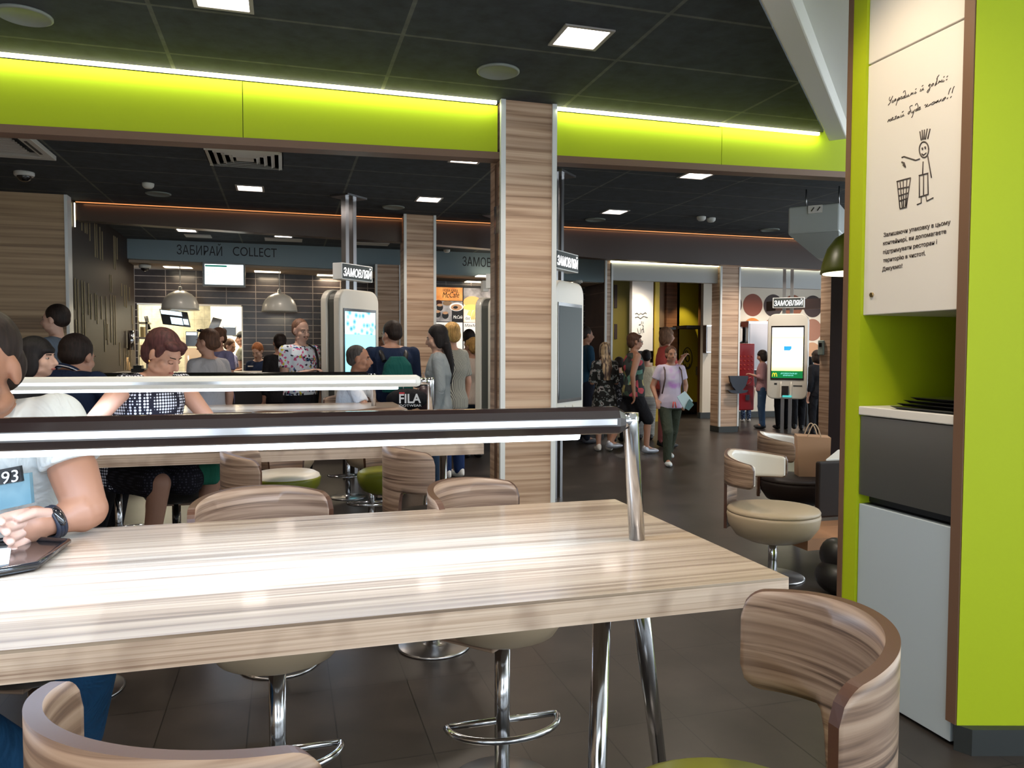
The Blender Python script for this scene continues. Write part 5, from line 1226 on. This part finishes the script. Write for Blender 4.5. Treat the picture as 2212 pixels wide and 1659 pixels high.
person('man in a dark blue shirt looking right by the brown tiled wall', (1267, 706), 11.4, 0, 1.80, hair='short', hairm_=H_DBR, top=F('petrol_shirt', (.012, .045, .085)), sleeve=1.4, bottom=F('dark_navy_trousers', (.008, .01, .02)), arms=('phone', 'phone'), shoe=mat('sneaker_black_white', (.05, .05, .06), .5), sk=skin_t)
person('woman with long ombre hair in a black flower print dress', (1306, 740), 10.5, 84, 1.58, female=True, hair='long', hairm_=H_OMB, top=blotch('black_flower_print', [(0, (.012, .012, .012)), (.52, (.13, .15, .15)), (.60, (.30, .27, .27)), (.66, (.012, .012, .012))], 16, 2.0), sleeve=1.0, bstyle='dress', arms=('phone', 'phone'), shoe=white_p)
person('dark haired person in black between the flowered dresses', (1336, 772), 11.6, 95, 1.48, hair='short', hairm_=H_DBR, top=blotch('mono_print', [(0, (.01, .01, .012)), (.6, (.2, .2, .22)), (.68, (.01, .01, .012))], 24), sleeve=.9, bottom=blackf)
fp = blotch('bright_floral_print', [(0, (.03, .035, .035)), (.30, (.05, .08, .06)), (.45, (.34, .30, .13)), (.58, (.05, .06, .06)), (.66, (.42, .07, .09)), (.82, (.12, .25, .20)), (.9, (.03, .03, .03))], 13, kind='vor')
p23 = person('woman in a sleeveless floral top walking right with glasses', (1372, 720), 10.3, -8, 1.66, female=True, legs='walk', hair='pixie', hairm_=H_BR, top=fp, sleeve=0, bottom=blackf, bstyle='skirt', arms=('down', ((.05, -.08, -.26), (.0, .02, -.25))), sk=skin_t, shoe=mat('silver_sandal', (.35, .36, .40), .35, .5), width=1.15)
c, M, k = p23['hc'], p23['HM'], p23['k']; b = MB()
for s in (-1, 1): b.tube([c+M @ (V((s*.035+.018*math.cos(a), .096, .0+.014*math.sin(a)))*k) for a in [2*PI*q/12 for q in range(12)]], .0025, 6, closed=True); b.tube([c+M @ (V((s*.055, .094, .0))*k), c+M @ (V((s*.078, .0, .005))*k)], .003, 6)
b.build('glasses', black_m, p23['t'], world=False)
person('black haired person in a cream shirt seated with the back to us', (1396, 757), 11.9, 70, 1.60, hair='short', hairm_=H_BLACK, top=F('cream_shirt', (.60, .55, .40)), sleeve=.7, bottom=stripes('black_white_stripes', (.02, .02, .02), (.5, .5, .48), 30, (0, 0, 1)), width=1.1)
person('woman in coral with light brown hair raising an arm behind the girl', (1441, 708), 10.9, -6, 1.72, female=True, hair='bob', hairm_=hairm('light_brown_hair', (.16, .085, .05)), top=F('coral_jersey', (.50, .09, .08)), sleeve=.8, bottom=F('pink_trousers', (.35, .12, .12)), arms=('down', ((.03, .08, -.25), (-.10, .15, .14))), sk=skin_t)
def girl_fn(nt, b):
    g = N(nt, 'ShaderNodeTexNoise', Scale=6.0, Detail=2.0); nt.links.new(coords(nt), g.inputs['Vector'])
    nt.links.new(ramp(nt, g.outputs[0], [(.5, (.48, .42, .52)), (.66, (.42, .20, .48))]), b.inputs['Base Color'])
pg = person('girl in a lilac white tee and olive joggers walking towards us', (1450, 748), 9.25, -100, 1.46, hair='updo', hairm_=H_BR, female=True, legs='walk', top=mat('lilac_tee', (.5, .4, .5), .85, fn=girl_fn), sleeve=.6, bottom=oliveg, arms=(((.08, -.03, -.25), (-.06, .08, -.20)), ((.10, -.03, -.25), (-.02, .14, -.18))), sk=skin_t, shoe=mat('white_sneaker', (.55, .60, .62), .5), vox=.009, width=1.05)
n_ = pg['neck']; k = pg['k']
for s in (-1, 1): b = MB(); b.tube([n_+V((s*.10, .095, -.06)), n_+V((s*.105, .125, -.16)), n_+V((s*.13, .09, -.34))], .009, 6); b.tube([n_+V((s*.10, .095, -.06)), n_+V((s*.09, .0, -.0)), n_+V((s*.1, -.09, -.08))], .009, 6); b.build('backpack_strap', mat('brown_strap', (.06, .035, .03), .6), pg['t'], world=False)
b = MB()
for s in (-1, 1): b.tube([pg['pel']+V((s*.01, .155, .0)), pg['pel']+V((s*.02, .165, -.07))], .008, 6)
b.build('drawstring', mat('coral_cord', (.5, .06, .05), .6), pg['t'], world=False)
lf = thing('leaflet', 'folded pale blue leaflet held by the girl in olive joggers', 'leaflet', at(1481, 865, D=9.0)); a = at(1463, 856, D=9.0); 
b = MB(); b.prism([at(1463, 857, D=9.0), at(1478, 884, D=9.0), at(1497, 866, D=9.0), at(1480, 845, D=9.0)], (0, .01, 0)); b.build('sheet', mat('pale_blue_paper', (.42, .55, .58), .5), lf); b = MB(); b.prism([at(1480, 882, D=8.98), at(1488, 887, D=8.98), at(1499, 874, D=8.98), at(1490, 862, D=8.98)], (0, .01, 0)); b.build('photo', mat('teal_photo', (.03, .10, .10), .4), lf)
person('small child in patterned jeans behind the red machine', (1612, 800), 15.0, 80, 1.15, hair='short', hairm_=H_DBR, top=F('red_child_top', (.2, .02, .02)), bottom=blotch('patterned_jeans', [(0, (.02, .03, .07)), (.5, (.12, .18, .28)), (.6, (.02, .03, .07))], 30), shoe=white_p)
person('girl with long dark hair and a pink striped shirt left of the right kiosk', (1646, 757), 13.7, 150, 1.42, hp=12, female=True, hair='bob', hairm_=H_DBR, top=F('pink_stripe_shirt', (.40, .22, .24)), sleeve=1.5, bottom=jean, arms=('phone', 'phone'))
person('person in black trousers standing behind the right kiosk', (1692, 740), 13.6, 90, 1.62, hair='short', hairm_=H_DBR, top=blackf, sleeve=.8, bottom=blackf)
person('person in black trousers stepping behind the right kiosk', (1726, 738), 13.3, 60, 1.66, hair='short', hairm_=H_DBR, top=blackf, sleeve=.8, bottom=blackf, legs='walk')
person('dark haired person in black beside the leaflet rack', (1764, 757), 12.6, 100, 1.50, hair='bob', hairm_=H_DBR, female=True, top=blackf, sleeve=1.6, bottom=blackf)

a = at(424, 1003, Y=4.3); b_ = at(474, 1048, Y=4.3); gb2 = bx(a.x, b_.x, 4.3, 4.42, b_.z, a.z).build('shoulder_bag', F('green_canvas', (.02, .14, .09)), bevel=.03, seg=4)
tag(gb2, 'green bag under the middle table at the side of the woman in the dotted top', 'bag')
# ------------------------------------------------------------------ the near man
nm = thing('person', 'man in a white printed tee with a dark wristband leaning on the nearest table', 'person', (-.75, 2.3, 0))
hc = at(-50, 796, D=1.86); face_a = R(-97); HM = Matrix.Rotation(face_a-R(90), 3, 'Z') @ Matrix.Rotation(R(-18), 3, 'X')
neck = at(-28, 905, D=1.95); chest = at(-10, 1130, D=2.06)
shL = at(122, 905, D=1.96); shR = at(-225, 925, D=1.97)
elL = at(186, 1100, D=1.93); wrL = at(116, 1124, D=1.86)
elR = at(-300, 1170, D=1.80); wrR = at(-120, 1150, D=1.66)
elL.z = max(elL.z, .948); wrL.z = .945
across = (shL-shR).normalized(); upv = V((0, 0, 1)); fwd = across.cross(upv)*1; 
if fwd.y > 0: fwd = -fwd
pelv = V((-.74, 2.40, .74))
def ring(c, a, b): return (c, across*a, fwd*b)
top_c = (shL+shR)/2
TS = [ring(pelv, .18, .14), ring(pelv*.7+top_c*.3, .165, .125), ring(pelv*.35+top_c*.65, .185, .135), ring(pelv*.12+top_c*.88, .195, .125), ring(top_c+V((0, 0, .015)), .165, .092), ring(top_c+V((0, 0, .035)), .10, .07), ring(neck+V((0, 0, .03)), .066, .066)]
b = MB(); b.loft(TS, 28)
b.cap(neck-V((0, 0, .03)), hc-V((0, 0, .06)), .072, .066)
head_prims(b, hc, HM, 1.08)
b.cap(shL, elL, .060, .050); b.cap(shL*.45+elL*.55, elL, .058, .050); b.cap(elL, wrL, .052, .031); b.cap(elL*.75+wrL*.25, elL*.4+wrL*.6, .054, .040); b.cap(neck-V((0, 0, .0)), shL, .05, .055); b.cap(neck, shR, .05, .055)
b.cap(shR, elR, .060, .050); b.cap(elR, wrR, .049, .030)
# left fist resting on the table: palm, four curled fingers, thumb
pd = (at(30, 1140, D=1.78)-wrL); pd.z = 0; pd.normalize(); sd = V((pd.y, -pd.x, 0)); zz = V((0, 0, 1))
fist = wrL+pd*.050+V((0, 0, .004)); FM = Matrix((pd, sd, zz)).transposed()
if sd.y > 0: sd = -sd     # sd points to the viewer
b.ell(fist, (.048, .032, .045), FM); b.cap(wrL, fist, .030, .036)
finish(b, 'body', skin_t, nm, .0055, 6, world=True)
hm_ = MB(); skh = skin_p
fb_ = MB(); fb_.ell(fist, (.044, .030, .040), FM)
for q in range(4):
    z = .032-.021*q; kn = fist+pd*(.034-.004*q)+V((0, 0, z))+sd*(.014-.003*abs(q-1)); m1_ = kn+pd*(.034-.005*q)+sd*.008+V((0, 0, -.003*q)); m2_ = m1_+pd*.020+sd*.010; m3_ = m2_+pd*.004+sd*.018-V((0, 0, .004))
    b2 = MB()
    fb_.cap(fist+V((0, 0, z*.9)), kn, .0125, .0125, 10); fb_.cap(kn, m1_, .0122, .0115, 10); fb_.cap(m1_, m2_, .0112, .0105, 10); fb_.cap(m2_, m3_, .0102, .0095, 10)
tb0 = wrL+pd*.02+V((0, 0, .026))+sd*.014; fb_.cap(tb0, tb0+pd*.04+V((0, 0, .010))+sd*.010, .014, .0125, 10); fb_.cap(tb0+pd*.04+V((0, 0, .010))+sd*.010, tb0+pd*.075+V((0, 0, .004))+sd*.016, .0122, .0105, 10)
fb_.cap(wrL-pd*.01, fist, .028, .034)
finish(fb_, 'hand', skin_p, nm, .0028, 3, world=True)
face_parts_done = None
for s in (-1, 1):
    k = 1.12
    q = MB(); q.ell(hc+HM @ (V((s*.031, .076, -.002))*k), [x*k for x in (.014, .011, .006)], HM, 12, 8); o = q.build('eye', eye_w, nm)
    q = MB(); q.cap(hc+HM @ (V((s*.016, .090, .020))*k), hc+HM @ (V((s*.046, .080, .020))*k), .004*k, .003*k, 8); q.build('eyebrow', H_DBR, nm)
q = MB(); q.ell(hc+HM @ (V((0, .094, -.066))*k), [x*k for x in (.022, .007, .007)], HM, 12, 8); q.build('lips', lip_m, nm)
b = MB()
for p_, r_ in (((0, -.030, .046), (.082, .094, .086)), ((0, -.060, -.01), (.076, .060, .075)), ((0, .025, .095), (.062, .062, .036))): b.ell(hc+HM @ (V(p_)*1.1), [x*1.08 for x in r_], HM)
finish(b, 'hair', H_DBR, nm, .006, 4, world=True)
shirt = F('white_tee_jersey', (.66, .70, .70))
b = MB(); b.loft([(c_, a_*1.09, b_*1.10) for c_, a_, b_ in TS[:5]]+[(TS[5][0], TS[5][1]*1.12, TS[5][2]*1.15)], 32)
se = shL*.50+elL*.50; b.ell(shL, (.068, .068, .068)); b.tube([shL, se], [.068, .073], 20); b.cap(neck+across*.045-V((0, 0, .005)), shL, .050, .064); b.cap(neck-across*.045-V((0, 0, .005)), shR, .050, .064)
se2 = shR*.42+elR*.58; b.cap(shR, se2, .068, .072)
finish(b, 'shirt', shirt, nm, .0065, 5, world=True)
# chest print: picture patch and label with figures, lying on the chest
def chest(x, y, push=.0):
    return at(x, y, D=1.865+.0002*x-push)
b = MB(); b.slab([chest(-40, 1110), chest(75, 1085), chest(70, 1020), chest(-40, 1035)], fwd, .012); pr = b.build('chest_print', mat('teal_sea_print', (.2, .35, .4), .8, fn=grad('s', [(.35, (.06, .17, .23)), (.6, (.24, .36, .40))])), nm)
b = MB(); b.slab([chest(-40, 1053, .01), chest(53, 1038, .01), chest(48, 1005, .01), chest(-40, 1022, .01)], fwd, .010); lb = b.build('label_patch', black_m, pr)
A = chest(4, 1046, .024); B = chest(40, 1039, .024); text('lettering', '93', A, B-A, (0, 0, 1), wl, lb, width=(B-A).length, height=.030, depth=.002)
# wristband
wc = wrL*1.02-elL*.02; ax = (elL-wrL).normalized(); n1 = ax.orthogonal().normalized(); n2 = ax.cross(n1)
b = MB()
for off_ in (-.008, 0, .008): b.tube([wc+ax*off_+(n1*math.cos(2*PI*q/28)+n2*math.sin(2*PI*q/28))*.0365 for q in range(28)], .0055, 8, closed=True)
wbnd = b.build('wristband', mat('dark_navy_rubber', (.012, .016, .03), .5), nm)
b = MB(); cdir = (V((0, -1, .3))-ax*V((0, -1, .3)).dot(ax)).normalized(); b.ell(wc+cdir*.038, (.011, .026, .009), Matrix((ax, ax.cross(cdir), cdir)).transposed()); b.build('band_face', black_gl, wbnd)
jn = F('bright_blue_jeans', (.012, .06, .14))
b = MB(); hipL = pelv+across*.09; hipR = pelv-across*.09
knL = at(190, 1420, Y=2.05); knL.z = .62; anL = at(175, 1590, Y=2.25); knR = V((-.78, 1.90, .62)); anR = at(40, 1640, X=-.62)
b.cap(hipL, knL, .095, .072); b.cap(knL, anL, .072, .055); b.cap(hipR, knR, .095, .072); b.cap(knR, anR, .072, .055); b.ell(pelv, (.17, .14, .12))
finish(b, 'trousers', jn, nm, .009, 5, world=True)
for an in (anL, anR):
    b = MB(); b.ell(an+V((.02, -.07, -.05)), (.045, .12, .045)); finish(b, 'shoe', white_p, nm, .008, 3, world=True)

# ================================================================== LIGHTING
W_ = bpy.data.worlds.new('world'); SC.world = W_; W_.use_nodes = True
bg = W_.node_tree.nodes['Background']; bg.inputs[0].default_value = (.84, .93, 1, 1); bg.inputs[1].default_value = 4.0
# the LED strips of the two coves throw light down their boards
for x0, x1, y, z, e, c in ((-3.6, 1.33, YG-.05, 2.955, 8, (.92, 1, .62)), (1.74, 3.8, YG-.05, 2.955, 3.4, (.92, 1, .62)), (-2.1, 7.4, YB-.04, 2.955, 2.2, (1, .45, .18))):
    L = bpy.data.lights.new('cove_led', 'AREA'); L.shape = 'RECTANGLE'; L.size = x1-x0; L.size_y = .02; L.energy = e; L.color = c
    lo = bpy.data.objects.new('cove_led', L); lo.location = ((x0+x1)/2, y, z); lo.rotation_euler = (R(38), 0, 0); C.objects.link(lo)
for (x, y, lab) in ((9.3, 12.9, 'added square downlight brightening the disc wallpaper'), (10.6, 12.9, 'added square downlight brightening the deep hall at the right'), (6.2, 12.9, 'added square downlight brightening the restroom lobby'), (7.4, 10.4, 'added square downlight brightening the front of the right kiosk')):
    downlight(x, y, lab, energy=30)  # added fill lamps: brighten the disc wall, hall, lobby and kiosk front
# spot lamps in the restroom lobby
for x, y, ty_, e in ((1389, 600, 13.45, 14), (1487, 600, 14.6, 16), (1428, 600, 14.7, 6)):
    p = at(x, 600, Y=ty_); L = bpy.data.lights.new('lobby_spot', 'SPOT'); L.energy = e*3; L.color = (1, .85, .5); L.spot_size = R(75); L.spot_blend = .6; L.shadow_soft_size = .03
    lo = bpy.data.objects.new('lobby_spot', L); lo.location = (p.x, ty_-.12, 2.75); lo.rotation_euler = (R(8), 0, 0); C.objects.link(lo)
# lamp above the waste tower, warm
L = bpy.data.lights.new('tower_spot', 'SPOT'); L.energy = 45; L.color = (1, .80, .55); L.spot_size = R(90); L.spot_blend = .8; L.shadow_soft_size = .08
lo = bpy.data.objects.new('tower_spot', L); lo.location = (1.55, 2.3, 2.97); lo.rotation_euler = (R(0), R(-28), 0); C.objects.link(lo)

SC.view_settings.view_transform = 'Standard'; SC.view_settings.look = 'None'; SC.view_settings.gamma = 1; SC.view_settings.use_curve_mapping = False
SC.view_settings.exposure = 0.28
SC.cycles.use_denoising = True; SC.cycles.max_bounces = 6; SC.cycles.diffuse_bounces = 3; SC.cycles.glossy_bounces = 3; SC.cycles.sample_clamp_indirect = 6; SC.cycles.sample_clamp_direct = 0
